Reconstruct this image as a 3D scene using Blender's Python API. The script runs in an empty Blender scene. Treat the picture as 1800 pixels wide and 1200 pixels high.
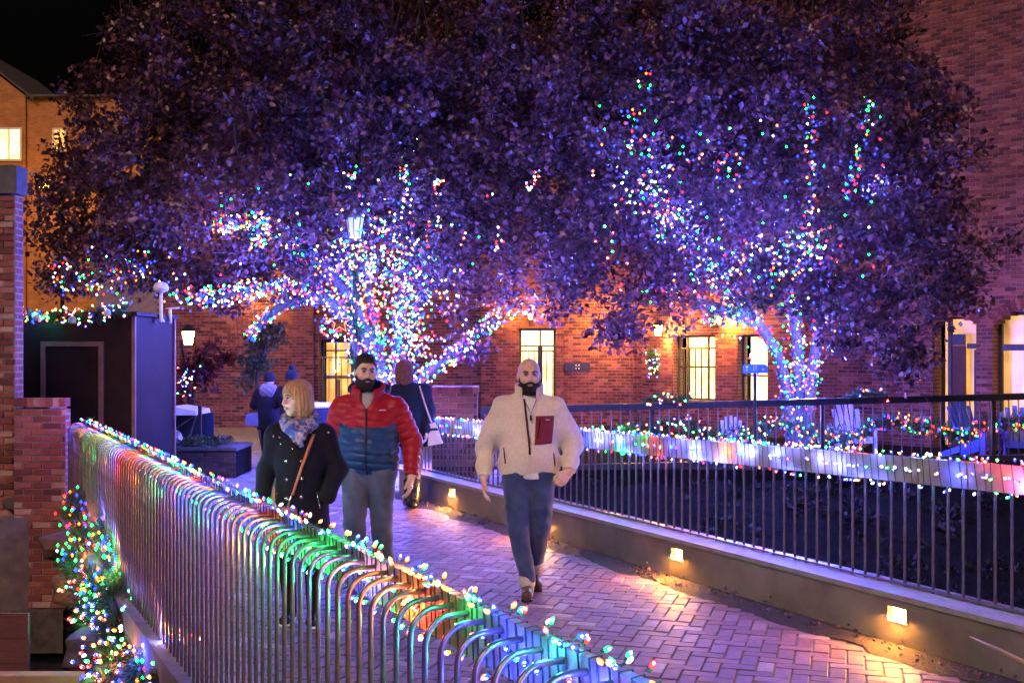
import bpy, bmesh, math, random
import numpy as np
from mathutils import Vector, Matrix

random.seed(7)
RNG = np.random.default_rng(7)
scene = bpy.context.scene
COL = scene.collection

# ------------------------------------------------------------------ camera
CAM_Z = 1.86
FPX = 1900.0            # focal length in pixels of the 1800 px wide photograph
HOR = 618.0             # horizon row
cam_d = bpy.data.cameras.new("camera")
cam_d.sensor_width = 36.0
cam_d.lens = FPX * 36.0 / 1800.0
cam_d.shift_y = (HOR - 600.0) / 1800.0
cam_d.clip_start = 0.05
cam_d.clip_end = 1000.0
cam = bpy.data.objects.new("camera", cam_d)
cam.location = (0, 0, CAM_Z)
cam.rotation_euler = (math.radians(90), 0, 0)
COL.objects.link(cam)
scene.camera = cam

# ------------------------------------------------------------------ world, sun, exposure
world = bpy.data.worlds.new("World")
scene.world = world
world.use_nodes = True
wn = world.node_tree
bg = wn.nodes["Background"]
sky = wn.nodes.new("ShaderNodeTexSky")
sky.sky_type = 'NISHITA'
sky.sun_disc = False
sky.sun_elevation = math.radians(-4.0)
sky.sun_rotation = math.radians(200)
wn.links.new(sky.outputs["Color"], bg.inputs["Color"])
bg.inputs["Strength"].default_value = 0.10

sun_d = bpy.data.lights.new("sun", 'SUN')
sun_d.energy = 2.0
sun_d.angle = math.radians(25)
sun_d.color = (1.0, 0.58, 0.45)
sun_o = bpy.data.objects.new("sun", sun_d)
sun_o.rotation_euler = (math.radians(52), 0, math.radians(-20))
COL.objects.link(sun_o)

scene.view_settings.view_transform = 'Standard'
scene.view_settings.look = 'None'
scene.view_settings.exposure = 0.0
scene.view_settings.gamma = 1.0
scene.view_settings.use_curve_mapping = False
cy = scene.cycles
cy.use_denoising = True
try:
    cy.denoiser = 'OPENIMAGEDENOISE'
    cy.denoising_prefilter = 'ACCURATE'
except Exception:
    pass
cy.max_bounces = 4
cy.diffuse_bounces = 1
cy.glossy_bounces = 2
cy.transmission_bounces = 3
cy.transparent_max_bounces = 6
cy.sample_clamp_indirect = 1.5
cy.sample_clamp_direct = 0.0
cy.caustics_reflective = False
cy.caustics_refractive = False
cy.use_light_tree = True
cy.use_adaptive_sampling = True
cy.adaptive_threshold = 0.2
cy.adaptive_min_samples = 20

# ------------------------------------------------------------------ helpers
def P(x, y, d):
    """point seen at photo pixel (x, y) at depth d"""
    return Vector(((x - 900.0) / FPX * d, d, CAM_Z - (y - HOR) / FPX * d))

# the footbridge has its own frame: s along it (away from the camera), t across (to the right)
A_B = math.radians(28)
UB = Vector((-math.sin(A_B), math.cos(A_B), 0))
NB = Vector((math.cos(A_B), math.sin(A_B), 0))
OB = Vector((-2.09, 6.96, 0))
def W(s, t, z=0.0):
    v = OB + UB * s + NB * t
    return Vector((v.x, v.y, z))

def root_loc(o):
    v = Vector((0, 0, 0))
    while o is not None:
        v = v + Vector(o.location)
        o = o.parent
    return v

def fast_mesh(name, verts, polys, k=None, mats=None, smooth=False, midx=None):
    """verts (n,3); polys either an (m,k) int array or a list of index tuples"""
    me = bpy.data.meshes.new(name)
    if isinstance(polys, np.ndarray):
        v = np.ascontiguousarray(np.asarray(verts, dtype=np.float32).reshape(-1, 3))
        m, kk = polys.shape
        me.vertices.add(len(v)); me.vertices.foreach_set("co", v.ravel())
        me.loops.add(m * kk); me.loops.foreach_set("vertex_index", np.ascontiguousarray(polys, dtype=np.int32).ravel())
        me.polygons.add(m)
        me.polygons.foreach_set("loop_start", np.arange(0, m * kk, kk, dtype=np.int32))
        try:
            me.polygons.foreach_set("loop_total", np.full(m, kk, dtype=np.int32))
        except Exception:
            pass
        me.update(calc_edges=True)
        me.validate()
    else:
        me.from_pydata([tuple(p) for p in verts], [], [tuple(f) for f in polys])
        me.update()
    if mats:
        for mm in mats: me.materials.append(mm)
    if midx is not None:
        me.polygons.foreach_set("material_index", np.asarray(midx, dtype=np.int32))
    if smooth:
        me.polygons.foreach_set("use_smooth", np.ones(len(me.polygons), dtype=bool))
    me.update()
    return me

def link(o, parent=None):
    COL.objects.link(o)
    if parent is not None: o.parent = parent
    return o

def tag(o, label=None, cat=None, group=None, kind=None):
    if label: o["label"] = label
    if cat: o["category"] = cat
    if group: o["group"] = group
    if kind: o["kind"] = kind
    return o

def thing(name, label, cat, loc, group=None):
    o = bpy.data.objects.new(name, None)
    o.empty_display_size = 0.1
    o.location = loc
    link(o)
    return tag(o, label, cat, group)

def obj(name, verts, polys, mat, parent=None, smooth=False, midx=None, kind=None):
    """mesh object from WORLD coordinates; origin at the parent's base or the mesh's own base"""
    V = np.asarray([tuple(p) for p in verts] if not isinstance(verts, np.ndarray) else verts, dtype=np.float64).reshape(-1, 3)
    if parent is not None:
        base = np.array(root_loc(parent))
    else:
        base = np.array([(V[:, 0].min() + V[:, 0].max()) / 2, (V[:, 1].min() + V[:, 1].max()) / 2, V[:, 2].min()])
    mats = mat if isinstance(mat, (list, tuple)) else [mat]
    me = fast_mesh(name, V - base, polys, mats=mats, smooth=smooth, midx=midx)
    o = bpy.data.objects.new(name, me)
    if parent is None: o.location = base
    link(o, parent)
    if kind: o["kind"] = kind
    return o

def inst(name, mesh, pos, parent, rotz=0.0, rot=None, scale=None):
    o = bpy.data.objects.new(name, mesh)
    o.location = Vector(pos) - root_loc(parent) if parent is not None else Vector(pos)
    if rot is not None: o.rotation_euler = rot
    else: o.rotation_euler = (0, 0, rotz)
    if scale is not None: o.scale = scale
    return link(o, parent)

class MB:
    """collects simple shapes into one mesh"""
    def __init__(s): s.v = []; s.f = []
    def add(s, vs, fs):
        b = len(s.v); s.v += [tuple(p) for p in vs]; s.f += [tuple(i + b for i in f) for f in fs]; return s
    def box(s, c, ex, ey, ez):
        """box by centre and three half-axis vectors"""
        c = Vector(c); ex = Vector(ex); ey = Vector(ey); ez = Vector(ez)
        if ex.cross(ey).dot(ez) < 0: ex = -ex
        vs = [c + ex * a + ey * b + ez * e for a in (-1, 1) for b in (-1, 1) for e in (-1, 1)]
        return s.add(vs, [(0, 1, 3, 2), (4, 6, 7, 5), (0, 4, 5, 1), (2, 3, 7, 6), (0, 2, 6, 4), (1, 5, 7, 3)])
    def abox(s, x0, x1, y0, y1, z0, z1):
        return s.box(((x0 + x1) / 2, (y0 + y1) / 2, (z0 + z1) / 2), ((x1 - x0) / 2, 0, 0), (0, (y1 - y0) / 2, 0), (0, 0, (z1 - z0) / 2))
    def bar(s, a, b, w, h, up=(0, 0, 1)):
        a = Vector(a); b = Vector(b); d = (b - a); L = d.length; d.normalize()
        up = Vector(up)
        if abs(d.dot(up)) > 0.98: up = Vector((0, 1, 0))
        r = d.cross(up).normalized(); u = r.cross(d)
        return s.box((a + b) / 2, d * L / 2, r * w / 2, u * h / 2)
    def tube(s, pts, rad, n=8, cap=True):
        pts = [Vector(p) for p in pts]
        if not hasattr(rad, '__len__'): rad = [rad] * len(pts)
        ref = None; rings = []
        for i, p in enumerate(pts):
            d = (pts[min(i + 1, len(pts) - 1)] - pts[max(i - 1, 0)])
            if d.length < 1e-9: d = Vector((0, 0, 1))
            d.normalize()
            if ref is None:
                ref = Vector((1, 0, 0)) if abs(d.x) < 0.8 else Vector((0, 1, 0))
            ref = (ref - d * ref.dot(d))
            if ref.length < 1e-6: ref = d.orthogonal()
            ref.normalize(); q = d.cross(ref)
            rings.append([p + (ref * math.cos(2 * math.pi * k / n) + q * math.sin(2 * math.pi * k / n)) * rad[i] for k in range(n)])
        b = len(s.v)
        for r in rings: s.v += [tuple(p) for p in r]
        for i in range(len(rings) - 1):
            for k in range(n):
                k2 = (k + 1) % n
                s.f.append((b + i * n + k, b + i * n + k2, b + (i + 1) * n + k2, b + (i + 1) * n + k))
        if cap:
            s.f.append(tuple(b + k for k in range(n))[::-1])
            s.f.append(tuple(b + (len(rings) - 1) * n + k for k in range(n)))
        return s
    def lathe(s, c, prof, n=16, squash=1.0):
        c = Vector(c); b = len(s.v)
        for r, z in prof:
            for k in range(n):
                a = 2 * math.pi * k / n
                s.v.append((c.x + r * math.cos(a), c.y + r * math.sin(a) * squash, c.z + z))
        for i in range(len(prof) - 1):
            for k in range(n):
                k2 = (k + 1) % n
                s.f.append((b + i * n + k, b + i * n + k2, b + (i + 1) * n + k2, b + (i + 1) * n + k))
        s.f.append(tuple(b + k for k in range(n))[::-1])
        s.f.append(tuple(b + (len(prof) - 1) * n + k for k in range(n)))
        return s
    def prism(s, poly, off):
        """polygon (list of 3-D points) extruded by vector off"""
        n = len(poly); off = Vector(off)
        vs = [Vector(p) for p in poly] + [Vector(p) + off for p in poly]
        fs = [tuple(range(n))[::-1], tuple(range(n, 2 * n))] + [(k, (k + 1) % n, n + (k + 1) % n, n + k) for k in range(n)]
        return s.add(vs, fs)
    def ball(s, c, r, nu=10, nv=7):
        c = Vector(c)
        if not hasattr(r, '__len__'): r = (r, r, r)
        prof = []
        b = len(s.v)
        for i in range(1, nv):
            th = math.pi * i / nv
            for k in range(nu):
                a = 2 * math.pi * k / nu
                s.v.append((c.x + r[0] * math.sin(th) * math.cos(a), c.y + r[1] * math.sin(th) * math.sin(a), c.z - r[2] * math.cos(th)))
        s.v.append((c.x, c.y, c.z - r[2])); s.v.append((c.x, c.y, c.z + r[2]))
        bo = b + (nv - 1) * nu; to = bo + 1
        for i in range(nv - 2):
            for k in range(nu):
                k2 = (k + 1) % nu
                s.f.append((b + i * nu + k, b + i * nu + k2, b + (i + 1) * nu + k2, b + (i + 1) * nu + k))
        for k in range(nu):
            k2 = (k + 1) % nu
            s.f.append((bo, b + k2, b + k)); s.f.append((to, b + (nv - 2) * nu + k, b + (nv - 2) * nu + k2))
        return s
    def build(s, name, mat, parent=None, smooth=False, kind=None):
        return obj(name, s.v, s.f, mat, parent, smooth=smooth, kind=kind)

# ------------------------------------------------------------------ materials
def new_mat(name):
    m = bpy.data.materials.new(name); m.use_nodes = True
    nt = m.node_tree; b = nt.nodes["Principled BSDF"]
    return m, nt, b
def rnd_value(nt):
    """one random number per piece, whether the piece is an object or an island of a joined mesh"""
    oi = nt.nodes.new("ShaderNodeObjectInfo"); g = nt.nodes.new("ShaderNodeNewGeometry")
    a = nt.nodes.new("ShaderNodeMath"); a.operation = 'ADD'
    nt.links.new(oi.outputs["Random"], a.inputs[0]); nt.links.new(g.outputs["Random Per Island"], a.inputs[1])
    f = nt.nodes.new("ShaderNodeMath"); f.operation = 'FRACT'; nt.links.new(a.outputs[0], f.inputs[0])
    return f.outputs[0]
def ramp(nt, src, stops):
    r = nt.nodes.new("ShaderNodeValToRGB")
    el = r.color_ramp.elements
    while len(el) < len(stops): el.new(0.5)
    for e, (p, c) in zip(el, stops):
        e.position = p; e.color = (*c, 1)
    nt.links.new(src, r.inputs["Fac"]); return r.outputs["Color"]
def noise(nt, scale, detail=4, coord="Object", rough=0.55, vec=None, stretch=None):
    n = nt.nodes.new("ShaderNodeTexNoise"); n.inputs["Scale"].default_value = scale
    n.inputs["Detail"].default_value = detail; n.inputs["Roughness"].default_value = rough
    if vec is None:
        tc = nt.nodes.new("ShaderNodeTexCoord"); vec = tc.outputs[coord]
    if stretch:
        mp = nt.nodes.new("ShaderNodeMapping"); mp.inputs["Scale"].default_value = stretch
        nt.links.new(vec, mp.inputs["Vector"]); vec = mp.outputs["Vector"]
    nt.links.new(vec, n.inputs["Vector"]); return n.outputs["Fac"]
def bump(nt, b, src, strength=0.3, dist=0.01):
    bp = nt.nodes.new("ShaderNodeBump"); bp.inputs["Strength"].default_value = strength
    bp.inputs["Distance"].default_value = dist
    nt.links.new(src, bp.inputs["Height"]); nt.links.new(bp.outputs["Normal"], b.inputs["Normal"])
def mixc(nt, fac, c1, c2, mode='MIX'):
    m = nt.nodes.new("ShaderNodeMix"); m.data_type = 'RGBA'; m.blend_type = mode
    if isinstance(fac, float): m.inputs["Factor"].default_value = fac
    else: nt.links.new(fac, m.inputs["Factor"])
    for sock, c in ((m.inputs["A"], c1), (m.inputs["B"], c2)):
        if isinstance(c, tuple): sock.default_value = (*c, 1)
        else: nt.links.new(c, sock)
    return m.outputs["Result"]
def plain(name, c1, c2=None, scale=12, rough=0.6, metal=0.0, bumps=0.15, bscale=None, bdist=0.005, spec=0.5, stretch=None):
    """two-tone mottled surface with fine relief"""
    m, nt, b = new_mat(name)
    c2 = c2 or tuple(min(1, x * 1.5) for x in c1)
    n = noise(nt, scale, 5, stretch=stretch)
    nt.links.new(ramp(nt, n, [(0.3, c1), (0.7, c2)]), b.inputs["Base Color"])
    b.inputs["Roughness"].default_value = rough; b.inputs["Metallic"].default_value = metal
    b.inputs["Specular IOR Level"].default_value = spec
    if bumps: bump(nt, b, noise(nt, bscale or scale * 6, 4, stretch=stretch), bumps, bdist)
    return m
def emit(name, col, strength, base=(0.02, 0.02, 0.02)):
    m, nt, b = new_mat(name)
    b.inputs["Base Color"].default_value = (*base, 1); b.inputs["Roughness"].default_value = 0.3
    b.inputs["Emission Color"].default_value = (*col, 1); b.inputs["Emission Strength"].default_value = strength
    return m
def brick_mat(name, stops, rough=0.85):
    """a single brick: colour from a random number per brick, with grit"""
    m, nt, b = new_mat(name)
    c = ramp(nt, rnd_value(nt), stops)
    n = noise(nt, 18, 6)
    c = mixc(nt, 0.55, c, ramp(nt, n, [(0.3, (0.35, 0.35, 0.35)), (0.7, (0.75, 0.72, 0.7))]), 'OVERLAY')
    nt.links.new(c, b.inputs["Base Color"]); b.inputs["Roughness"].default_value = rough
    b.inputs["Specular IOR Level"].default_value = 0.3
    bump(nt, b, noise(nt, 90, 4), 0.4, 0.004)
    return m
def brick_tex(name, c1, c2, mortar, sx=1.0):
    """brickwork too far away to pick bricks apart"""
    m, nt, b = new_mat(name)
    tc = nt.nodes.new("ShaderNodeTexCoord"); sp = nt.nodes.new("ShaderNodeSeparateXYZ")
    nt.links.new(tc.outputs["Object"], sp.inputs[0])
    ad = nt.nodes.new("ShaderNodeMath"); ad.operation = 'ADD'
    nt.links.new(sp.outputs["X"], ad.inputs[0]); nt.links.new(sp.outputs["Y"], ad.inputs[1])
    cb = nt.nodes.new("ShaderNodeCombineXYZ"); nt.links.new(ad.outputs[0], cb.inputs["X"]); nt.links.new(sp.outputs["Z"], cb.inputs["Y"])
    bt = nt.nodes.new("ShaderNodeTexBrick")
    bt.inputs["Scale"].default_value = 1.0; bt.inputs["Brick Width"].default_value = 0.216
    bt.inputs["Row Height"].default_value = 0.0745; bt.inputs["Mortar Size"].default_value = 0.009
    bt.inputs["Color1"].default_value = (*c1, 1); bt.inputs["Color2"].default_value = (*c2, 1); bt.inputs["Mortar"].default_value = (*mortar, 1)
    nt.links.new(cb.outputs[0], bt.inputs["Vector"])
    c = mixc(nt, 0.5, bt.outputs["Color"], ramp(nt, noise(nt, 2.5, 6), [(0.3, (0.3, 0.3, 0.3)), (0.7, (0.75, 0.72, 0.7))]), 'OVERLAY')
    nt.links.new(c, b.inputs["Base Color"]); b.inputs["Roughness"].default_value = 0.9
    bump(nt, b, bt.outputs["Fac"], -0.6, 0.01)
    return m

M = {}
M['mortar'] = plain('mortar', (0.18, 0.15, 0.145), (0.28, 0.24, 0.23), 8, 0.95)
M['mortar_dark'] = plain('mortar_dark', (0.10, 0.09, 0.09), (0.2, 0.17, 0.16), 8, 0.95)
M['brick'] = brick_mat('brick_red', [(0.0, (0.07, 0.022, 0.024)), (0.4, (0.15, 0.043, 0.040)), (0.75, (0.21, 0.068, 0.054)), (1.0, (0.28, 0.115, 0.095))])
M['brick_old'] = brick_mat('brick_old', [(0.0, (0.09, 0.028, 0.03)), (0.45, (0.19, 0.055, 0.055)), (0.8, (0.25, 0.09, 0.08)), (1.0, (0.36, 0.24, 0.23))])
M['paver'] = brick_mat('paver', [(0.0, (0.115, 0.060, 0.080)), (0.5, (0.155, 0.084, 0.112)), (0.9, (0.185, 0.105, 0.135)), (0.98, (0.28, 0.21, 0.24)), (1.0, (0.34, 0.28, 0.30))], 0.62)
M['brick_far'] = brick_tex('brick_far', (0.19, 0.055, 0.045), (0.27, 0.09, 0.065), (0.32, 0.27, 0.25))
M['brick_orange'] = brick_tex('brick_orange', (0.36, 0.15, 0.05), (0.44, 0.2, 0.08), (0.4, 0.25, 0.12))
M['concrete'] = plain('concrete', (0.12, 0.10, 0.085), (0.22, 0.19, 0.165), 3, 0.85, bumps=0.25, bscale=70)
M['stone'] = plain('stone', (0.03, 0.028, 0.028), (0.10, 0.09, 0.088), 6, 0.9, bumps=0.5, bscale=25, bdist=0.02)
M['soil'] = plain('soil', (0.006, 0.004, 0.003), (0.03, 0.018, 0.012), 30, 0.95, bumps=0.8, bscale=60, bdist=0.02)
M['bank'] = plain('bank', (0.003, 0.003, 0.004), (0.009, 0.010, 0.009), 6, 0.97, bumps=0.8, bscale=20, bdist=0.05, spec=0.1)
M['steel'] = plain('steel', (0.15, 0.125, 0.13), (0.25, 0.21, 0.21), 22, 0.30, 0.7, bumps=0.05)
M['rail_dark'] = plain('rail_dark', (0.13, 0.115, 0.11), (0.22, 0.2, 0.19), 14, 0.5, 0.0, bumps=0.2)
M['rail'] = plain('rail', (0.20, 0.18, 0.175), (0.30, 0.27, 0.26), 10, 0.5, 0.0, bumps=0.1)
M['black_metal'] = plain('black_metal', (0.012, 0.012, 0.015), (0.03, 0.03, 0.035), 20, 0.45, bumps=0.1)
M['thin_metal'] = plain('thin_metal', (0.16, 0.15, 0.155), (0.24, 0.225, 0.23), 20, 0.4, 0.3, bumps=0.1)
M['wire'] = plain('wire', (0.008, 0.02, 0.010), (0.015, 0.035, 0.018), 20, 0.5, bumps=0)
M['dark_wood'] = plain('dark_wood', (0.07, 0.022, 0.014), (0.12, 0.04, 0.025), 8, 0.7, bumps=0.3, stretch=(1, 1, 8))
M['tan_wood'] = plain('tan_wood', (0.22, 0.13, 0.07), (0.32, 0.2, 0.11), 8, 0.7, bumps=0.3)
M['shed'] = plain('shed_paint', (0.009, 0.003, 0.004), (0.026, 0.009, 0.008), 2.2, 0.75, 0.0, bumps=0.25, bscale=14, spec=.2)
M['shed_edge'] = plain('shed_edge', (0.13, 0.06, 0.05), (0.2, 0.10, 0.08), 6, 0.6)
M['white_paint'] = plain('white_paint', (0.62, 0.60, 0.58), (0.75, 0.73, 0.70), 10, 0.5)
M['cream'] = plain('cream_plaster', (0.60, 0.44, 0.2), (0.7, 0.52, 0.26), 3, 0.8)
M['frame_dark'] = plain('frame_dark', (0.03, 0.022, 0.018), (0.06, 0.045, 0.035), 12, 0.5)
M['blue_paint'] = plain('blue_paint', (0.035, 0.10, 0.42), (0.06, 0.15, 0.52), 10, 0.5)
M['chair_white'] = plain('chair_white', (0.40, 0.50, 0.78), (0.5, 0.6, 0.85), 10, 0.5)
M['slate'] = plain('slate', (0.06, 0.06, 0.07), (0.11, 0.11, 0.12), 8, 0.8)
M['bark'] = plain('bark', (0.02, 0.016, 0.015), (0.06, 0.047, 0.043), 10, 0.9, bumps=0.8, bscale=18, bdist=0.02, stretch=(1, 1, 0.25))
M['flag'] = plain('flagstone', (0.16, 0.15, 0.16), (0.28, 0.26, 0.26), 5, 0.6, bumps=0.4, bscale=30)
M['ground'] = plain('ground', (0.02, 0.02, 0.022), (0.04, 0.04, 0.04), 2, 0.9)
mw, ntw, bw = new_mat('creek_water')
bw.inputs["Base Color"].default_value = (0.004, 0.008, 0.014, 1); bw.inputs["Roughness"].default_value = 0.12
bump(ntw, bw, noise(ntw, 5, 3), 0.5, 0.05)
M['water'] = mw

def leaf_mat(name, stops, trans=0.35, rough=0.4):
    m, nt, b = new_mat(name)
    c = ramp(nt, rnd_value(nt), stops)
    nt.links.new(c, b.inputs["Base Color"]); b.inputs["Roughness"].default_value = rough
    tr = nt.nodes.new("ShaderNodeBsdfTranslucent"); nt.links.new(c, tr.inputs["Color"])
    mx = nt.nodes.new("ShaderNodeMixShader"); mx.inputs[0].default_value = trans
    nt.links.new(b.outputs[0], mx.inputs[1]); nt.links.new(tr.outputs[0], mx.inputs[2])
    nt.links.new(mx.outputs[0], nt.nodes["Material Output"].inputs["Surface"])
    return m
M['leaf'] = leaf_mat('leaf', [(0.0, (0.014, 0.007, 0.012)), (0.45, (0.070, 0.028, 0.042)), (0.85, (0.18, 0.076, 0.100)), (0.97, (0.17, 0.07, 0.06)), (1.0, (0.22, 0.10, 0.05))], 0.22, 0.34)
M['leaf_red'] = leaf_mat('leaf_red', [(0.0, (0.06, 0.010, 0.02)), (0.6, (0.13, 0.02, 0.035)), (1.0, (0.2, 0.035, 0.05))])
M['leaf_green'] = leaf_mat('leaf_green', [(0.0, (0.03, 0.05, 0.02)), (0.6, (0.07, 0.09, 0.04)), (1.0, (0.12, 0.12, 0.06))])
M['needle'] = leaf_mat('needle', [(0.0, (0.008, 0.035, 0.015)), (0.6, (0.02, 0.075, 0.03)), (1.0, (0.05, 0.13, 0.06))], 0.2, 0.5)
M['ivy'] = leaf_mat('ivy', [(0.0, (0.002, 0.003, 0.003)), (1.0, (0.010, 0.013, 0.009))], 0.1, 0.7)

BCOL = {'blue': (0.012, 0.035, 1.0), 'green': (0.006, 1.0, 0.13), 'red': (1.0, 0.014, 0.010), 'amber': (1.0, 0.17, 0.010), 'white': (0.62, 0.75, 1.0)}
BKEYS = ['blue', 'green', 'red', 'amber', 'white']
GCOL = [(0.04, 0.07, 1.0), (0.02, 1.0, 0.18), (1.0, 0.04, 0.04), (1.0, 0.26, 0.04), (0.24, 0.28, 1.0)]   # the light each kind of bulb throws
def bulb_set(tagname, strength):
    out = []
    for k in BKEYS:
        for t_, f in (('', 1.0), ('_core', 0.0)):
            c = BCOL[k]
            if f == 0.0: c = tuple(0.72 * x + 0.28 for x in c)
            m = emit('bulb_%s_%s%s' % (k, tagname, t_), c, strength * (1.0 if f else 2.6))
            m.cycles.emission_sampling = 'NONE'
            out.append(m)
    return out
BULB_NEAR = bulb_set('near', 6.0)
BULB_FAR = bulb_set('far', 7.5)
M['socket'] = plain('socket', (0.01, 0.03, 0.015), (0.015, 0.04, 0.02), 20, 0.5, bumps=0)

# ------------------------------------------------------------------ fairy-light strings
def bulb_mesh(r, L, mats2):
    """a small lamp: coloured body, white-hot middle, green socket"""
    mb = MB(); mi = []
    prof = [(r * 0.55, 0.0), (r * 0.95, L * 0.22), (r, L * 0.45), (r * 0.72, L * 0.78), (r * 0.12, L)]
    mb.lathe((0, 0, 0), prof, 6)
    for i in range(len(prof) - 1):
        for k in range(6): mi.append(1 if (i == 2 and k % 2 == 0) else 0)
    mi += [0, 0]
    nb = len(mb.f)
    mb.lathe((0, 0, -L * 0.45), [(r * 0.62, 0), (r * 0.68, L * 0.45)], 6)
    return fast_mesh('bulb', mb.v, mb.f, mats=[mats2[0], mats2[1], M['socket']], midx=mi + [2] * (len(mb.f) - nb))
def rot_to(d):
    return Vector((0, 0, 1)).rotation_difference(Vector(d)).to_euler()
def pick_cols(n, w, rng):
    return rng.choice(5, size=n, p=np.array(w) / sum(w))
OCT_V = np.array([(1, 0, 0), (-1, 0, 0), (0, 1, 0), (0, -1, 0), (0, 0, 1), (0, 0, -1)], dtype=float)
OCT_F = np.array([(0, 2, 4), (2, 1, 4), (1, 3, 4), (3, 0, 4), (2, 0, 5), (1, 2, 5), (3, 1, 5), (0, 3, 5)])
def bulbs(parent, pos, dirs, mats, r=0.008, L=0.026, n_parts=300, w=(4, 2.2, 1.3, 1.7, 1.3), seed=1, glow=0, watts=1.0, gcol=None, size=0.03):
    """the bulbs that show largest are objects of their own, the rest one joined part;
    the light they throw comes from point lamps sitting at some of the bulbs"""
    rng = np.random.default_rng(seed)
    pos = np.asarray([tuple(p) for p in pos], dtype=float)
    cols = pick_cols(len(pos), w, rng)
    order = np.argsort(np.linalg.norm(pos - np.array([0, 0, CAM_Z]), axis=1))
    near, far = order[:n_parts], order[n_parts:]
    meshes = [bulb_mesh(r, L, mats[2 * c:2 * c + 2]) for c in range(5)]
    for i in near:
        inst('bulb', meshes[cols[i]], pos[i], parent, rot=rot_to(dirs[i]) if dirs is not None else tuple(rng.uniform(-1.5, 1.5, 3)))
    if len(far):
        c = pos[far]
        V = (c[:, None, :] + OCT_V[None] * np.array([r, r, L * 0.5])[None, None] * 1.1).reshape(-1, 3)
        F = (OCT_F[None] + (np.arange(len(far)) * 6)[:, None, None]).reshape(-1, 3)
        mi = np.repeat(cols[far] * 2, 8).reshape(-1, 8); mi[:, [1]] += 1
        obj('bulbs', V, F, mats, parent, midx=mi.ravel(), kind='stuff')
    if glow:
        idx = np.linspace(0, len(pos) - 1, glow).astype(int)
        for i in idx:
            if watts > 20 and pos[i][0] < -4.0 and pos[i][1] < 16.6: continue
            ld = bpy.data.lights.new('bulb_light', 'POINT')
            ld.energy = watts * rng.uniform(.7, 1.4); ld.shadow_soft_size = size
            own = not gcol or rng.random() < (.3 if watts > 20 else .5)
            ld.color = GCOL[cols[i]] if own else gcol
            if own and gcol: ld.energy *= .25 if watts > 20 else .7
            lo = bpy.data.objects.new('bulb_light', ld)
            off = Vector(dirs[i]) * 0.035 if dirs is not None else Vector((rng.uniform(-.4, .4), -rng.uniform(.45, .9), rng.uniform(-.3, .3)))
            lo.location = Vector(pos[i]) + off - root_loc(parent); link(lo, parent)

# ------------------------------------------------------------------ brickwork
BL, BH, BJ = 0.203, 0.063, 0.0115
def brick_piece(l, h, dep):
    b = 0.004
    vs = [(-l/2, 0, -h/2), (l/2, 0, -h/2), (l/2, 0, h/2), (-l/2, 0, h/2),
          (-l/2 + b, -dep, -h/2 + b), (l/2 - b, -dep, -h/2 + b), (l/2 - b, -dep, h/2 - b), (-l/2 + b, -dep, h/2 - b)]
    fs = [(4, 5, 6, 7), (0, 1, 5, 4), (1, 2, 6, 5), (2, 3, 7, 6), (3, 0, 4, 7)]
    return vs, fs
def sub_intervals(iv, cut):
    out = []
    for a, b in iv:
        c, d = cut
        if d <= a or c >= b: out.append((a, b)); continue
        if c > a: out.append((a, c))
        if d < b: out.append((d, b))
    return out
def rect_open(u0, u1, z0, z1):
    return lambda z: (u0, u1) if z0 <= z <= z1 else None
def arch_open(u0, u1, z0, zs, rise):
    """opening with a segmental arch: springs at zs, rises by rise"""
    uc = (u0 + u1) / 2; hw = (u1 - u0) / 2
    R = (hw * hw + rise * rise) / (2 * rise); zc = zs + rise - R
    def f(z):
        if z < z0 or z > zs + rise: return None
        if z <= zs: return (u0, u1)
        h = math.sqrt(max(0, R * R - (z - zc) ** 2)); return (uc - h, uc + h)
    return f
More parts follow.
